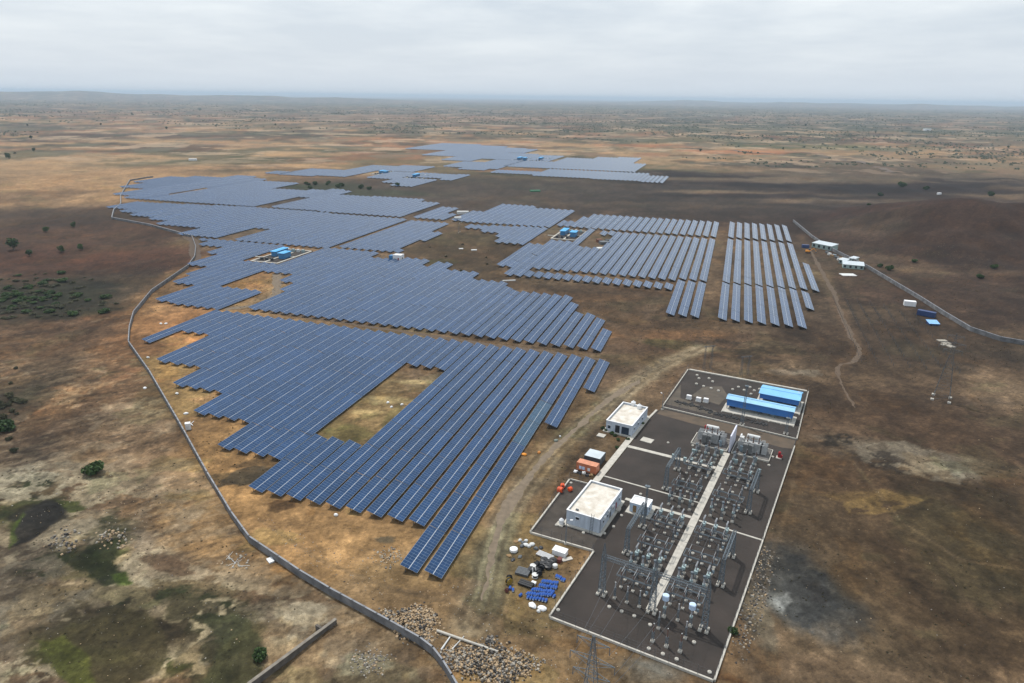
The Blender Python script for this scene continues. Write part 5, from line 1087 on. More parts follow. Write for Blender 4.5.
for i, (p, q) in enumerate(((-19.0,58.6),(-17.8,58.4),(-16.6,58.9),(-15.2,58.5),(-14.4,59.0))):
    m_ = MB(); rr = random.Random(i); [m_.rock((rr.uniform(-.5,.5), rr.uniform(-.4,.4), .3), rr.uniform(.25,.5), rr) for _ in range(4)]; o = m_.build('debris_heap', [M_WHITE, M_DARK, M_WHITE2, M_DARK, M_WOOD][i]); o.location = PQ(p, q, 0); tag(o, ['white sacks before the orange container, leftmost','black bundle before the orange container, left','grey sacks in the middle before the orange container','black bundle before the orange container, right','brown timber scraps at the right end of the orange container'][i], 'debris')
def blue_shed(p0, q0, w_, l_, label, skirt, roofm, hz=5.0, low=4.3):
    e = empty('blue_shed', PQ(p0, q0, Z0), SUBR, label, 'shed', 'blue metal sheds in the compound')
    r_ = MB(); t = .12; r_.quadf([(-.4,-.4,low),(w_+.4,-.4,low),(w_+.4,l_/2,hz),(-.4,l_/2,hz)]); r_.quadf([(-.4,l_/2,hz),(w_+.4,l_/2,hz),(w_+.4,l_+.4,low),(-.4,l_+.4,low)])
    r_.quadf([(-.4,l_/2,hz-t),(w_+.4,l_/2,hz-t),(w_+.4,-.4,low-t),(-.4,-.4,low-t)]); r_.quadf([(-.4,l_+.4,low-t),(w_+.4,l_+.4,low-t),(w_+.4,l_/2,hz-t),(-.4,l_/2,hz-t)]); r_.build('roof', roofm, e)
    MB().box((w_/2, l_/2, hz+.04), (w_+.8, .5, .06)).build('ridge_cap', roofm, e)
    z1 = low - .12; z0 = z1 - skirt
    MB().box((w_/2, 0, (z0+z1)/2), (w_, .1, z1-z0)).build('front_cladding', M_BWALL, e); MB().box((w_/2, l_, (z0+z1)/2), (w_, .1, z1-z0)).build('back_cladding', M_BWALL, e)
    for x in (0, w_):
        g_ = MB(); g_.quadf([(x,.05,z0),(x,l_-.05,z0),(x,l_-.05,z1),(x,l_/2,hz-.2),(x,.05,z1)]); g_.quadf([(x+.05,.05,z1),(x+.05,l_/2,hz-.2),(x+.05,l_-.05,z1),(x+.05,l_-.05,z0),(x+.05,.05,z0)]); g_.build('gable_cladding', M_BWALL, e)
    n = max(3, int(w_ / 4.5))
    for i in range(n + 1):
        for y in (.25, l_-.25): MB().box((.2 + (w_-.4)*i/n, y, low/2), (.22, .22, low)).build('post', M_STEEL, e)
    pl = MB().box((w_/2, l_/2-1.0, .2), (w_+2.2, l_+3.6, .35)); pl.build('platform', M_CONC, e)
    k = int(w_ / 3.2)
    for i in range(k + 1): MB().box((-.9 + (w_+1.8)*i/k, -2.95, -.0), (.4, .5, .55)).build('platform_stub', M_CONC, e)
    rr = random.Random(int(p0))
    for i in range(5): MB().box((1.8 + (w_-3.5)*i/4, l_/2 + rr.uniform(-.6,.6), 1.4), (2.0, 1.2, 2.0)).build('switchgear_cabinet', M_CAB if i % 2 else M_DARK, e)
    return e
blue_shed(11.0, 125.4, 22.2, 4.3, 'long blue roofed shed on a white platform, nearer of the two', 2.5, M_BROOF2)
blue_shed(20.4, 136.4, 13.4, 8.2, 'shorter blue roofed shed behind the long one', 1.9, M_BROOF)
for i, (p, q) in enumerate(((-3, 127.5), (0.6, 127.2), (3.2, 127.8))):
    o = empty('white_cabinet', PQ(p, q, Z0), SUBR, ['leftmost white cabinet in the row left of the blue sheds','middle white cabinet in the row left of the blue sheds','rightmost white cabinet left of the long blue shed'][i], 'cabinet', 'white cabinets left of the sheds'); MB().box((0,0,.9),(1.7,1.1,1.4)).build('body', M_WHITE, o); MB().box((0,0,.12),(2,1.4,.24)).build('plinth', M_CONC, o)
m_ = MB(); rr = random.Random(3)
for i in range(300): x = rr.uniform(-7, 26); y = 119.8 + rr.gauss(0, .7) + (0 if x > 8 else 3.0 * max(0, min(1, (8 - x) / 6))); c = PQ(x, y, .2); m_.rock(c, rr.uniform(.2, .55), rr)
tag(m_.build('cable_trench_spoil', mat('dark_spoil', (.045,.045,.045), .9, 0, .2, 1)), 'dark heap of stones along the front of the blue shed compound', 'spoil heap', kind='stuff')

# inverter stations in the plant
def inverter(sc_, tc_, label, sc=1.0, houses=2):
    c = ST(sc_, tc_); e = empty('inverter_station', (c.x, c.y, .1), ROWR, label, 'inverter house', 'blue roofed inverter stations')
    MB().box((0,0,.03),(20,40,.06)).build('gravel_bed', M_GRAV, e)
    k = MB()
    for a, b_ in (((-10.6,-20),(10.6,-20)),((10,-19.4),(10,20.6)),((10.6,20),(-10.6,20)),((-10,20.6),(-10,-19.4)),((-9.4,0),(9.4,0)),((-10.6,-8),(-16,-8)),((0,-19.4),(0,-.6)),((0,.6),(0,12))): k.beam((a[0],a[1],.3),(b_[0],b_[1],.3),1.2,.45)
    k.build('kerb', M_CONC, e)
    for (x, y, w_, l_, h_) in ([(-5.2,4.5,4.4,15,3.4),(4.2,-3.2,5.0,8.5,3.8)][:houses]):
        MB().box((x,y,h_/2),(w_*.86,l_*.94,h_)).build('wall', M_BWALL2, e); r_ = MB().box((x,y,h_+.12),(w_+.5,l_+.5,.24)); r_.box((x,y,h_+.34),(w_*.55,l_+.3,.2),0,0,.8); r_.build('roof', M_BROOF3, e)
        for q in (-.25, .25): MB().box((x-w_*.43-.04, y+l_*q, 1.3),(.08,1.4,2.2)).build('door', M_DARK, e)
    for i in range(4): MB().box((-6+4*i, 15.5, 1.0), (1.7,1.7,2.0)).build('transformer_box', M_TEAL if i % 2 else M_WHITE2, e)
    for i in range(3): MB().box((-7+4*i, -13, .8), (1.5,1.5,1.6)).build('transformer_box', M_DARK, e)
    e.scale = (sc, sc, sc); return e
M_BROOF3 = corr('bright_blue_roof', (0.06, 0.40, 0.78)); M_BWALL2 = corr('blue_inverter_wall', (0.04, 0.20, 0.42))
inverter(391, -290, 'inverter station with two bright blue roofs between the left arrays'); inverter(538, -123, 'inverter station with blue roofs between the middle and right arrays')
inverter(894, -478, 'far inverter station with blue roofs, leftmost of the distant ones', 1.0); inverter(868, -412, 'far inverter station with one blue roof beside the streambed arrays', 1.1, 1)
inverter(1190, -362, 'farthest inverter station on the distant plain, left of its twin', 1.3); inverter(1206, -328, 'farthest inverter station, right of its twin on the distant plain', 1.2, 1)
hut = building('white_hut', at(393, 261), ROWR, 6, 5, 4.2, 'white hut with a blue side at the notch of the second array', parapet=.1, plinth=.3, wallm=M_WHITE, roofm=M_WHITE, wins=(('e', 1.5, 1.2, 1.4, 2.5),), doors=(('s', 3.5, 1.0, .3, 2.4, M_RED),))
MB().box((-1.6, 1.8, 1.9), (2.8, 3.4, 3.4)).build('blue_annex', M_BWALL2, hut)


# ------------------------------------------------------------------ towers
def pylon(v, rz, h, w0, label, arms=((.97, 2.6), (.86, 3.6), (.76, 3.0)), m=None, tk_=.8):
    e = empty('transmission_tower', v, rz, label, 'pylon', 'steel lattice pylons'); m = m or M_STEEL
    b_ = MB(); wst = w0 * .26; lattice(b_, (0,0,0), (0,0,h*.66), w0, wst, 7, .15*tk_, 0, .07*tk_); lattice(b_, (0,0,h*.66), (0,0,h), wst, .25, 8, .11*tk_, 0, .05*tk_); b_.build('lattice_body', m, e)
    for f, l_ in arms:
        for sg in (-1, 1):
            a = MB(); z = h * f; wz = wst * (1 - (f - .66) / .34) * .5 + .12
            for y in (-wz, wz): a.beam((0, y, z), (sg * l_, 0, z - .1), .07); a.beam((0, y, z - h*.045), (sg * l_, 0, z - .1), .05)
            for k in (.33, .66): a.beam((sg*l_*k, -wz*(1-k), z), (sg*l_*k, wz*(1-k), z), .05)
            a.build('cross_arm', m, e); i_ = MB(); insul((sg * l_, 0), z - 1.6, z - .15, .09, mb=i_); i_.build('insulator_string', M_STEELD, e)
    for sx in (-1, 1):
        for sy in (-1, 1): MB().box((sx*w0/2, sy*w0/2, .1), (1.1,1.1,.9)).build('footing', M_CONC, e)
    return e
pylon((12.7, 80.8, -.2), SUBR, 30, 7.0, 'large lattice pylon at the bottom edge feeding the switchyard gantry')
c = at(941, 399); pylon((c.x, c.y, 0), -.6, 26, 5.5, 'lattice pylon standing on the right waste ground inside the right wall', m=M_STEELD)
for p_, h_, t_ in (((707,369),10,'left small lattice pole tower behind the blue shed compound'),((744,375),8,'right small lattice pole tower behind the blue shed compound')):
    c = at(*p_); e = empty('lattice_pole', (c.x, c.y, 0), .3, t_, 'pole tower', 'small lattice pole towers'); b_ = MB()
    for sx in (-1.6, 1.6): lattice(b_, (sx,0,0), (sx,0,h_), .8, .4, 7, .05, 0, .025)
    b_.build('lattice_shaft', M_STEELD, e); b_ = MB(); lattice(b_, (-2.6,0,h_), (2.6,0,h_), .4, .4, 5, .05, 0, .025); b_.build('cross_beam', M_STEELD, e)
for sx in (-1, 1):
    for k, (f, l_) in enumerate(((.97, 2.6), (.86, 3.6), (.76, 3.0))):
        a = Vector((12.7, 80.8, 0)) + PD * sx * l_ + Vector((0, 0, 30 * f - 1.7)); b_ = PQ(18.6 + (6.0 if sx > 0 else -6.0) + (k - 1) * 2.85 + (0), 12.0, 10.3)
        wires([a, b_], 'thin power line wire sagging from the large pylon to the gantry', 'power line wires', .03, 1.2)

# ------------------------------------------------------------------ stores yard beside the switchyard
def drum_kind():
    e = empty('blue_drum', (0,0,0), 0, 'x', 'drum'); MB().lathe((0,-.45,.3), [(.26,0),(.30,.03),(.30,.28),(.32,.31),(.30,.34),(.30,.58),(.32,.61),(.30,.64),(.30,.88),(.26,.9)], 12, 0, (0,1,0)).build('barrel', M_BLUEP, e)
    MB().lathe((0,-.47,.3), [(.2,0),(.2,.03)], 10, 0, (0,1,0)).build('lid', M_LBLUE, e); return e
KB = Kind(drum_kind()); rr = random.Random(8)
for (x0, y0, x1, y1, n) in ((556.5,577.5,564,581,5),(542.5,582.5,557,584.5,8),(540,586.5,556,588.5,8),(532.5,590.5,553,593,10),(527.5,595,551,596,11),(528,598.5,546,601.5,7),(546,591.5,554,597,4)):
    for i in range(n):
        f = i / max(1, n - 1); c = at(x0 + (x1 - x0) * f, y0 + (y1 - y0) * f + rr.uniform(-.5, .5)); KB.put((c.x, c.y, .02), SUBR + rr.uniform(-.25, .25), 'blue plastic drum lying among the rows of drums beside the toe wall', 'blue drums in rows')
for i, (p_, t_) in enumerate((((510,589),'blue drum apart from the rows, farthest left'),((513,591),'blue drum beside the farthest left one'),((520.5,596),'single blue drum between the left pair and the rows'))):
    c = at(*p_); KB.put((c.x, c.y, .02), rr.uniform(0, 3), t_)
def reel(p_, m1, label, r=.8, w_=.7, up=False):
    c = at(*p_); e = empty('cable_reel', (c.x, c.y, 0), rr.uniform(0, 3), label, 'cable reel'); ax = (0,0,1) if up else (0,1,0); z = 0.02 if up else r
    o = (0, 0, z) if up else (0, -w_/2, z)
    MB().lathe(o, [(r,0),(r,.08)], 16, 0, ax).build('flange', m1, e); o2 = Vector(o) + Vector(ax) * w_; MB().lathe(o2, [(r,0),(r,.08)], 16, 0, ax).build('flange', m1, e)
    o3 = Vector(o) + Vector(ax) * .085; MB().lathe(o3, [(r*.75,0),(r*.75,w_-.09)], 14, 0, ax).build('cable', M_BLKP, e); return e
M_YEL = mat('dull_yellow', (.30,.20,.03), .6, 0, .15, 2)
reel((509,584), M_YEL, 'yellow brown cable reel at the left edge of the stores'); reel((507,592), mat('rust_red', (.14,.04,.03), .8), 'small rusty cable reel by the left pair of drums', .5, .4)
reel((509.5,580.5), M_BLKP, 'black cable reel behind the yellow brown one', .7, .6)
for i, p_ in enumerate(((533,568),(537,566.5),(541,565.5),(534,573),(538,571.5),(541.5,570),(535,577),(539,575.5),(531,571))):
    reel(p_, M_BLKP if i % 3 else M_WHITE2, 'dark cable reel standing in the cluster of reels in the stores', .75, .7, i % 2 == 0)['group'] = 'cluster of dark cable reels'
for i, p_ in enumerate(((545,566),(549,564),(553,562),(548,568),(544,561.5))):
    c = at(*p_); o = MB().lathe((0,0,.02), [(.55,0),(.95,.12),(.95,.7),(.55,.85)], 16).lathe((0,0,.88),[(.3,0),(.3,.1)],8).build('pipe_coil', M_BLKP); o.location = (c.x, c.y, 0); tag(o, 'black pipe coil lying behind the cable reels', 'pipe coil', 'black pipe coils')
def stack(p_, dims, n, m1, label, rz=0.0, name='stack', cat='stack', gap=.35):
    c = at(*p_); e = empty(name, (c.x, c.y, 0), rz, label, cat); lx, ly, lz = dims
    for i in range(n): MB().box(((i - (n-1)/2) * (lx + gap*.3), 0, .16 + lz/2), (lx, ly, lz)).build('bar', m1, e)
    for y in (-ly*.35, ly*.35): MB().box((0, y, .08), (n*(lx + .1), .14, .15)).build('bearer', M_WOOD, e)
    return e
stack((523,573), (.32,3.2,.5), 6, M_STEELD, 'stack of grey steel bars left of the reels', 1.2, 'bar_stack'); stack((526,585), (.5,3.4,.45), 3, M_BLKP, 'long black pipe bundle below the reels', 1.1, 'pipe_bundle', 'pipe bundle')
stack((545,556.5), (.28,4.2,.35), 5, M_ALU, 'pale aluminium profiles beside the white tarpaulin box', 1.0, 'profile_stack')
def crate(p_, d, m1, label, rz=SUBR, name='crate', cat='box', lid=None):
    c = at(*p_); e = empty(name, (c.x, c.y, 0), rz, label, cat); MB().box((0,0,d[2]/2),(d[0],d[1],d[2]),0,0,.96).build('body', m1, e); MB().box((0,0,d[2]+.04),(d[0]+.08,d[1]+.08,.08)).build('lid', lid or m1, e); return e
crate((560,554), (3.4,2.1,1.3), M_WHITE, 'large white box at the top of the stores yard', SUBR, 'tarpaulin_box'); crate((559.5,562), (.8,1.2,1.0), mat('brown_red', (.16,.04,.03), .7), 'brown red crate right of the black coils')
crate((533.7,584), (1.0,.7,.5), M_WHITE, 'small white box beside the black pipe bundle'); crate((567,559.5),(2.6,1.0,.12), mat('pale_board', (.5,.47,.42), .8), 'pale board lying right of the large white box', .4)
e = tag(MB().lathe(tuple(at(555,567.5,.02)), [(.5,0),(.62,.1),(.62,.8),(.4,.95)], 14).build('grey_drum', M_WHITE2), 'grey round drum right of the black coils', 'drum')
tag(MB().lathe(tuple(at(513.7,551,.02)), [(.9,0),(1.0,.1),(1.0,.7),(.5,.9)], 16).build('white_tub', M_WHITE), 'white round tub alone left of the stores', 'tub')
def sack(p_, r, m1, label, name='sack', cat='sack', grp=None, h=.6):
    c = at(*p_); m_ = MB(); rx = random.Random(int(p_[0] * 7 + p_[1] * 3)); pr = [(r*.8, 0), (r, .2*h), (r*.92, .65*h), (r*.55, .95*h), (r*.2, h)]
    m_.lathe((0,0,0), pr, 11); m_.v = [(x*(1+rx.uniform(-.14,.14)), y*(.75+rx.uniform(-.1,.1)), z) for x, y, z in m_.v]; o = m_.build(name, m1); o.location = (c.x, c.y, 0); o.rotation_euler = (0,0,rx.uniform(0,3)); return tag(o, label, cat, grp)
sack((532.5,606), 1.0, M_WHITE, 'white sack below the rows of blue drums, left one'); sack((542,609), 1.05, M_WHITE, 'white sack below the rows of blue drums, right one'); sack((538.5,612), .5, M_WHITE2, 'small pale sack under the two white sacks')
for i, p_ in enumerate(((520,541),(523,543.5),(526,545.5),(529,547),(522,546.5),(532,545),(526,541.5),(536,549))): sack(p_, .55 + .12 * (i % 3), [M_WHITE2, M_STEELD, M_WHITE2][i % 3], 'white or grey sack in the litter heap before the annex toe wall', grp='sacks in the litter heap')
for i, p_ in enumerate(((520,557),(516,542),(541,548),(509,556),(513,560),(539,553))): sack(p_, .7, [M_DARK, M_WOOD][i % 2] if i else M_STEELD, ['dark long bundle right of the white tub','dark bundle left of the litter heap','brown bundle between litter heap and large white box','brown scrap bundle lower left of the white tub','dark scrap bundle below the white tub','brown scrap left of the aluminium profiles'][i], 'bundle', 'bundle', h=.35)
for i, (p_, r_) in enumerate((((562.5,488),.75),((560,492.5),.95),((570,491.5),.75))):
    c = at(*p_); e = empty('orange_drum', (c.x, c.y, .15), i * 1.1, ['upright orange drum behind the other two','large orange drum on its side beside the toe wall','orange drum nearest the control building'][i], 'drum', 'three orange drums'); MB().lathe((0,-r_*.8,r_*.85), [(r_*.7,0),(r_*.85,.12),(r_*.85,r_*1.4),(r_*.6,r_*1.6)], 14, 0, (0,1,0)).build('shell', M_ORNG, e); MB().lathe((0,-r_*.8-.03,r_*.85), [(r_*.35,0),(r_*.35,.04)], 10, 0, (0,1,0)).build('hub', M_DARK, e)
M_AMB = mat('amber', (.75,.28,.02), .6)
sack((524,455), .9, M_AMB, 'orange yellow tarpaulin heap beside the pale panels', 'tarpaulin_heap', 'tarpaulin'); sack((539,453), .7, mat('dull_amber', (.5,.2,.04), .7), 'dull orange heap right of the brighter one', 'tarpaulin_heap', 'tarpaulin')
sack((556,441), .8, mat('grey_green', (.20,.23,.20), .8), 'grey green bundle beside the dirt track', 'bundle', 'bundle'); sack((560,437), .35, M_WHITE, 'small white bundle beside the dirt track', 'bundle', 'bundle')

# ------------------------------------------------------------------ rubble, pipes, ditch
M_RK = [mat('stone_tan', (.40,.29,.175), .9, 0, .2, 1.5), mat('stone_grey', (.19,.175,.155), .9, 0, .2, 1.5), mat('stone_dark', (.055,.05,.046), .9, 0, .2, 1.5), mat('stone_pale', (.34,.31,.26), .9, 0, .15, 1.5)]
def rubble(poly, n, r0, r1, label, name='rubble_pile', wts=(4,2,2,2), heap=.5, seed=0):
    P = px(poly); xs = [p.x for p in P]; ys = [p.y for p in P]; rx = random.Random(seed); m_ = MB(); pts = [(p.x, p.y) for p in P]; k = 0; gx = np.array([0.]); 
    cx, cy = sum(xs)/len(xs), sum(ys)/len(ys); R0 = max(max(xs)-min(xs), max(ys)-min(ys)) / 2
    ch = [i for i, w_ in enumerate(wts) for _ in range(w_)]
    while k < n:
        x, y = rx.uniform(min(xs), max(xs)), rx.uniform(min(ys), max(ys)); jx, jy = x + rx.gauss(0, .9), y + rx.gauss(0, .9)
        if not inside(np.array([x]), np.array([y]), pts)[0]: continue
        z = hz1(jx, jy) + heap * max(0, 1 - math.hypot(jx - cx, jy - cy) / R0) * rx.random(); m_.rock((jx, jy, z), rx.uniform(r0, r1) * (1 if rx.random() < .85 else 1.5), rx, rx.choice(ch)); k += 1
    return tag(m_.build(name, M_RK), label, 'rubble', kind='stuff')
rubble([(378,608),(396,616),(416,608),(432,612),(437,627),(426,645),(412,640),(398,630)], 1100, .10, .34, 'heap of tan broken stone inside the near wall', wts=(8,1,3,1), heap=1.0, seed=1)
rubble([(437,650),(472,648),(489,652),(505,650),(541,661),(536,670),(517,676),(500,690),(478,676),(452,668)], 1700, .09, .32, 'wide heap of grey and tan rubble at the bottom edge', wts=(5,2,3,2), heap=.9, seed=2)
rubble([(484,640),(490,637),(498,645),(492,650)], 60, .15, .38, 'small dark rubble heap at the end of the concrete pole', wts=(1,3,4,2), seed=3)
rubble([(352,655),(372,648),(390,655),(385,672),(360,676)], 170, .08, .26, 'scattered pale stones outside the near wall', wts=(2,3,1,3), heap=.1, seed=4)
rubble([(372,552),(396,549),(404,562),(385,567)], 120, .08, .26, 'scattered tan stones before the nearest solar rows', wts=(4,1,1,3), heap=.1, seed=5)
rubble([(100,532),(118,526),(132,540),(122,549),(104,545)], 80, .12, .42, 'heap of yellowish boulders on the stony slope', wts=(5,1,1,4), heap=.8, seed=6)
rubble([(46,540),(60,526),(80,528),(78,548),(55,550)], 70, .12, .42, 'grey and dark boulders left of the yellowish heap', wts=(2,3,4,3), heap=.4, seed=7)
rubble([(762,545),(775,552),(768,590),(752,640),(738,662),(733,655),(748,600)], 480, .07, .28, 'strip of rubble along the right side of the switchyard', wts=(2,3,4,1), heap=.1, seed=8)
rubble([(222,556),(236,552),(252,560),(246,568),(228,566)], 60, .1, .3, 'pale litter stones outside the wall bend', wts=(1,2,1,5), heap=.1, seed=9)
rubble([(135,545),(300,600),(240,683),(0,683),(0,570)], 260, .05, .14, 'loose stones strewn over the mossy pans at lower left', 'loose_stones', wts=(2,4,4,2), heap=0, seed=10)
rubble([(10,460),(120,470),(210,520),(90,530),(0,520)], 260, .05, .17, 'loose stones strewn over the slope above the mossy pans', 'loose_stones', wts=(2,3,5,2), heap=0, seed=11)
rubble([(740,480),(1024,430),(1024,683),(760,683)], 260, .04, .13, 'stones strewn over the right waste ground', 'loose_stones', wts=(3,3,4,1), heap=0, seed=12)
rubble([(480,560),(560,625),(700,683),(440,683),(400,600)], 300, .05, .16, 'small stones on the bare earth before the switchyard', 'loose_stones', wts=(3,2,3,3), heap=0, seed=13)
rubble([(250,515),(400,570),(380,600),(300,560),(215,480)], 220, .05, .17, 'small stones on the sandy strip inside the wall', 'loose_stones', wts=(3,2,2,4), heap=0, seed=14)
def pole(pa, pb, r, label, m1=M_CONC, name='concrete_pole', cat='pole', grp=None):
    a, b_ = at(*pa), at(*pb); a.z = b_.z = r + .05; d = (b_ - a); o = MB().lathe((0,0,0), [(r,0),(r*.75,d.length)], 8, 0, d).build(name, m1); o.location = a; return tag(o, label, cat, grp)
pole((437,632), (498,653), .30, 'long pale concrete pole lying between two rubble heaps')
pole((441,651), (450,638), .2, 'short white pipe leaning at the left end of the long pole', M_WHITE2, 'white_pipe', 'pipe'); pole((452,650), (464,637), .13, 'thin white pipe right of the short white pipe', M_WHITE2, 'white_pipe', 'pipe')
for i, (a, b_) in enumerate((((228,566),(242,560)),((226,560),(233,552)),((232,568),(238,559)),((238,566),(250,566)),((228,556),(236,564)))): pole(a, b_, .05, 'white pipe lying crosswise outside the wall bend', M_WHITE2, 'white_pipe', 'pipe', 'crossed white pipes')
crate((270.5,561), (1.2,1.9,.3), M_WHITE, 'flat white slab against the wall bend', .7, 'white_slab', 'slab')
crate((188.5,429), (1.6,1.4,2.2), M_WHITE, 'small white hut against the inner side of the left wall', .4, 'guard_hut', 'hut'); pole((189,423), (193,426), .15, 'white pipe beside the guard hut', M_WHITE, 'white_pipe', 'pipe'); pole((188,427), (194,421.5), .12, 'thin white pipe behind the guard hut', M_WHITE, 'white_pipe', 'pipe')
for i, (p_, t_) in enumerate((((145,388.5),'white sack outside the left wall on the sandy slope'),((161,324),'left white sack pair member inside the wall corner'),((166,324),'right white sack inside the wall corner'),((148,358),'pale sack inside the left wall below the corner'),((177,394),'pale sack between wall and solar rows'),((186,414),'white sack above the guard hut'),((388,403),'left white drum on the bare patch among the rows'),((402,405),'right white drum on the bare patch among the rows'),((391.5,407.5),'lower white drum on the bare patch among the rows'),((336,515.5),'small pale sack before the solar rows'))): sack(p_, .8 if i < 6 else .6, M_WHITE if i not in (3,4) else M_WHITE2, t_)
a, b_ = at(249, 688), at(336, 623); d = b_ - a; e = empty('ditch_wall', (a.x, a.y, -.3), math.atan2(-d.x, d.y), 'low concrete ditch wall slanting at the lower left outside the perimeter', 'wall')
MB().box((0, d.length/2, .6), (.6, d.length, 1.5)).build('wall_face', mat('shaded_concrete', (.13,.115,.10), .95, 0, .25, .8), e); MB().box((0, d.length/2, 1.4), (.7, d.length+.2, .1)).build('coping', mat('dusty_concrete', (.24,.215,.18), .95, 0, .2, .8), e)  # face colour darkened to carry its shade, coping left paler
MB().box((-1.1, d.length*.83, .8), (1.6, .5, 1.4)).build('buttress', mat('shaded_concrete', (.2,.18,.16)), e)

# ------------------------------------------------------------------ camp by the right wall
def shed2(pa, pb, depth, h, label, roofm, wallm, name='site_shed', n=4):
    a, b_ = at(*pa), at(*pb); d = b_ - a; e = empty(name, (a.x, a.y, 0), math.atan2(d.y, d.x), label, 'shed'); l_ = d.length
    MB().box((l_/2, depth/2, h/2), (l_-.6, depth-.6, h)).build('wall', wallm, e); r_ = MB(); r_.quadf([(0,0,h+.05),(l_,0,h+.05),(l_,depth,h+.9),(0,depth,h+.9)]); r_.quadf([(0,depth,h+.8),(l_,depth,h+.8),(l_,0,h-.02),(0,0,h-.02)]); r_.build('roof', roofm, e)
    for i in range(n): MB().box((l_*(i+.5)/n, .27, h*.5), (l_/n*.4, .08, h*.6)).build('opening', M_DARK, e)
    return e
M_TEALW = mat('pale_green_wall', (.35,.45,.42), .8)
shed2((811,247), (831,251), 9, 3.4, 'long white roofed shed at the head of the right wall', M_CONTW, M_TEALW); shed2((842,268), (864,270), 9, 2.6, 'low white roofed shed against the right wall', M_CONTW, M_TEALW)
shed2((838,263), (846,264.5), 5, 2.4, 'small white shelter left of the low shed by the right wall', M_CONTW, M_TEALW, n=2); shed2((848,260.5), (854,262), 5, 2.0, 'small white shelter behind the low shed', M_CONTW, M_TEALW, n=2)
crate((848,275), (9,6,.25), M_WHITE2, 'white sheet spread on the ground before the low shed', 0, 'ground_sheet', 'sheet')
for i in range(9): x = 827 + i * 2.4; crate((x, 253 + i * 1.1 + (i % 3) * .8), (2.0, 2.4, 1.3), [M_STEELD, M_WHITE2, M_WOOD, M_CAB][i % 4], 'small crate or bundle in the clutter between the camp sheds', .3 * i, 'crate', 'box')['group'] = 'clutter between the camp sheds'
container(at(904,306), -.35, 5.6, 3.0, 2.6, M_WHITE, 'white tank like container standing alone near the right wall', name='white_container')
container(at(916.5,315), -.75, 8.2, 2.6, 2.6, M_CONTB, 'dark blue container near the right wall'); shed2((929,325.5), (940,326), 4.5, .9, 'light blue tarpaulin shelter at the end of the dark blue container', mat('sky_blue_tarpaulin', (.25,.50,.85), .5), M_CONTB, 'tarpaulin_shelter', 2)
for i, (p_, d_) in enumerate((((942,341),(4,2.4)),((946,343.5),(3.6,2.2)),((950,346.5),(3.0,3.6)),((944,345),(3,1.8)))): crate(p_, (d_[0], d_[1], .3), M_RK[3], 'pale stone slab stack on the ground below the blue container', .1 * i, 'stone_slab', 'slab')['group'] = 'pale slabs on the right ground'
c = at(808, 253); e = empty('excavator', (c.x, c.y, 0), -.4, 'orange excavator parked right of the rightmost solar rows', 'excavator')
MB().box((0,-1.1,.5),(3.6,.6,.9)).build('track', M_DARK, e); MB().box((0,1.1,.5),(3.6,.6,.9)).build('track', M_DARK, e); MB().box((-.4,0,1.5),(3.2,2.4,1.1),0,0,.94).build('body', M_AMB, e); MB().box((.8,.6,2.5),(1.3,1.1,1.2)).build('cab', M_GLASS, e); MB().beam((1,-.3,1.8),(3.6,-.3,4.0),.4).beam((3.6,-.3,4.0),(5.3,-.3,1.6),.3).build('boom', M_AMB, e); MB().box((5.3,-.3,1.1),(.9,1.0,.9),0,0,.8).build('bucket', M_STEELD, e)
container(at(802,248), -.2, 5, 2.4, 2.2, M_CONTB, 'small dark blue cabin beside the excavator', name='site_cabin')
for i, (p_, t_, rz) in enumerate((((457,214.5),'long white cabin in the bare middle of the plant',.1),((454.5,220.5),'short white cabin below the long one in the bare middle',.1))): container(at(*p_), rz, [11,6][i], 4.0, 2.6, M_WHITE2, t_, name='site_cabin')
for i, (p_, t_) in enumerate((((458.5,233),'left slim pole in the bare middle'),((460,232),'right slim pole in the bare middle'))): c = at(*p_); lamp_pole((c.x, c.y, 0), 8, t_)
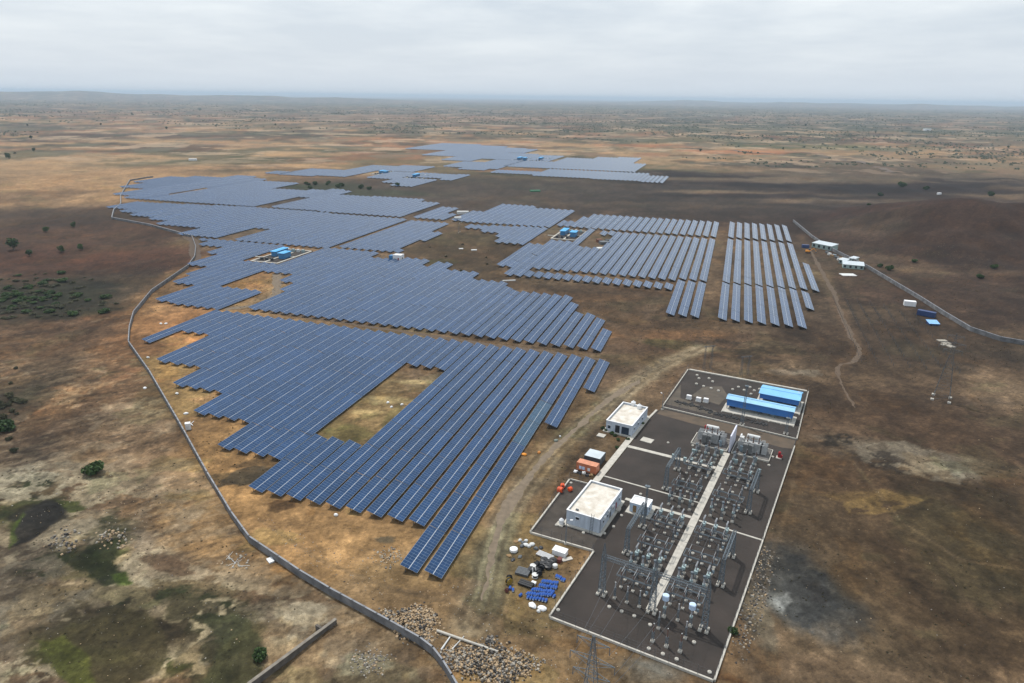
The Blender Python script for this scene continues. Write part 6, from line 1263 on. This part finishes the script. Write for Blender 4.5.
for i, (p_, d_, m1, t_) in enumerate((((604,244),(7,6,2.0),M_STEELD,'dark machinery heap in the bay of the right array'),((609,241.5),(6,4,1.6),M_BLKP,'black heap right of the machinery in the bay'),((603,248.5),(9,5,.6),M_WHITE2,'pale slabs before the machinery in the bay'),((599,242),(4,4,2.2),mat('rust', (.16,.06,.03), .8),'rusty machine left in the bay'),((535,191.5),(12,6,1.5),mat('green_net', (.04,.18,.09), .8),'green net heap on the dark field in the middle'),((474,250.5),(4,2,.6),M_WHITE2,'pale box on the scrub in the bare middle'),((461,249),(3,2,.4),M_WHITE2,'pale board left of the pale box in the bare middle'),((509,281),(8,.8,.5),M_WHITE2,'pale beam near the second array edge'),((939,194.5),(4,3,2.2),M_WHITE,'white house in the ploughed land at right'),((927,130.5),(26,14,7),M_WHITE,'white house far off on the right plain'),((193,160.5),(12,5,3),M_WHITE,'white flat building far off on the sandy plain'))): crate(p_, d_, m1, t_, .2, 'heap' if i < 5 else 'box', 'heap' if i < 5 else 'box')
for i, (p_, f_) in enumerate((((602,236.5),'left'),((610,236.5),'right'))):
    c = at(*p_); e = empty('solar_panel_row', (c.x, c.y, 0), ROWR, '%s single panel table standing alone in the machinery bay' % f_, 'solar row', 'lone tables in the bay'); o = bpy.data.objects.new('panel_table', TM[1.0]); col.objects.link(o); o.parent = e

pm = MB().box((0,0,.75),(.12,.12,1.5)).box((0,0,1.5),(.3,.08,.06)).mesh('mounting_post', M_STEELD)
for k in range(7):
    t0 = 60 + 6.15 * k
    for j in range(26):
        s0 = 305 + 4.2 * j + rr.uniform(-.2, .2); v = ST(s0, t0)
        if s0 > 425 - (t0 - 60) * .9: continue
        o = bpy.data.objects.new('mounting_post', pm); col.objects.link(o); o.location = v; o.rotation_euler = (0, 0, ROWR); tag(o, 'bare steel mounting post in the empty rows right of the winding track', 'post', 'bare mounting posts')
# ------------------------------------------------------------------ air
hb = MB().box((0, 0, 74), (150000, 150000, 174)).build('haze', None); hb.data.materials.clear()
hm_ = bpy.data.materials.new('haze'); hm_.use_nodes = True; t = hm_.node_tree; t.nodes.clear(); oo = t.nodes.new('ShaderNodeOutputMaterial'); pv = t.nodes.new('ShaderNodeVolumePrincipled')
pv.inputs['Density'].default_value = 7.0e-5; pv.inputs['Color'].default_value = (0.70, 0.85, 1.0, 1); pv.inputs['Anisotropy'].default_value = 0.0; t.links.new(pv.outputs[0], oo.inputs['Volume'])
hb.data.materials.append(hm_); tag(hb, kind='stuff', label='pale haze lying over the whole plain', cat='haze')
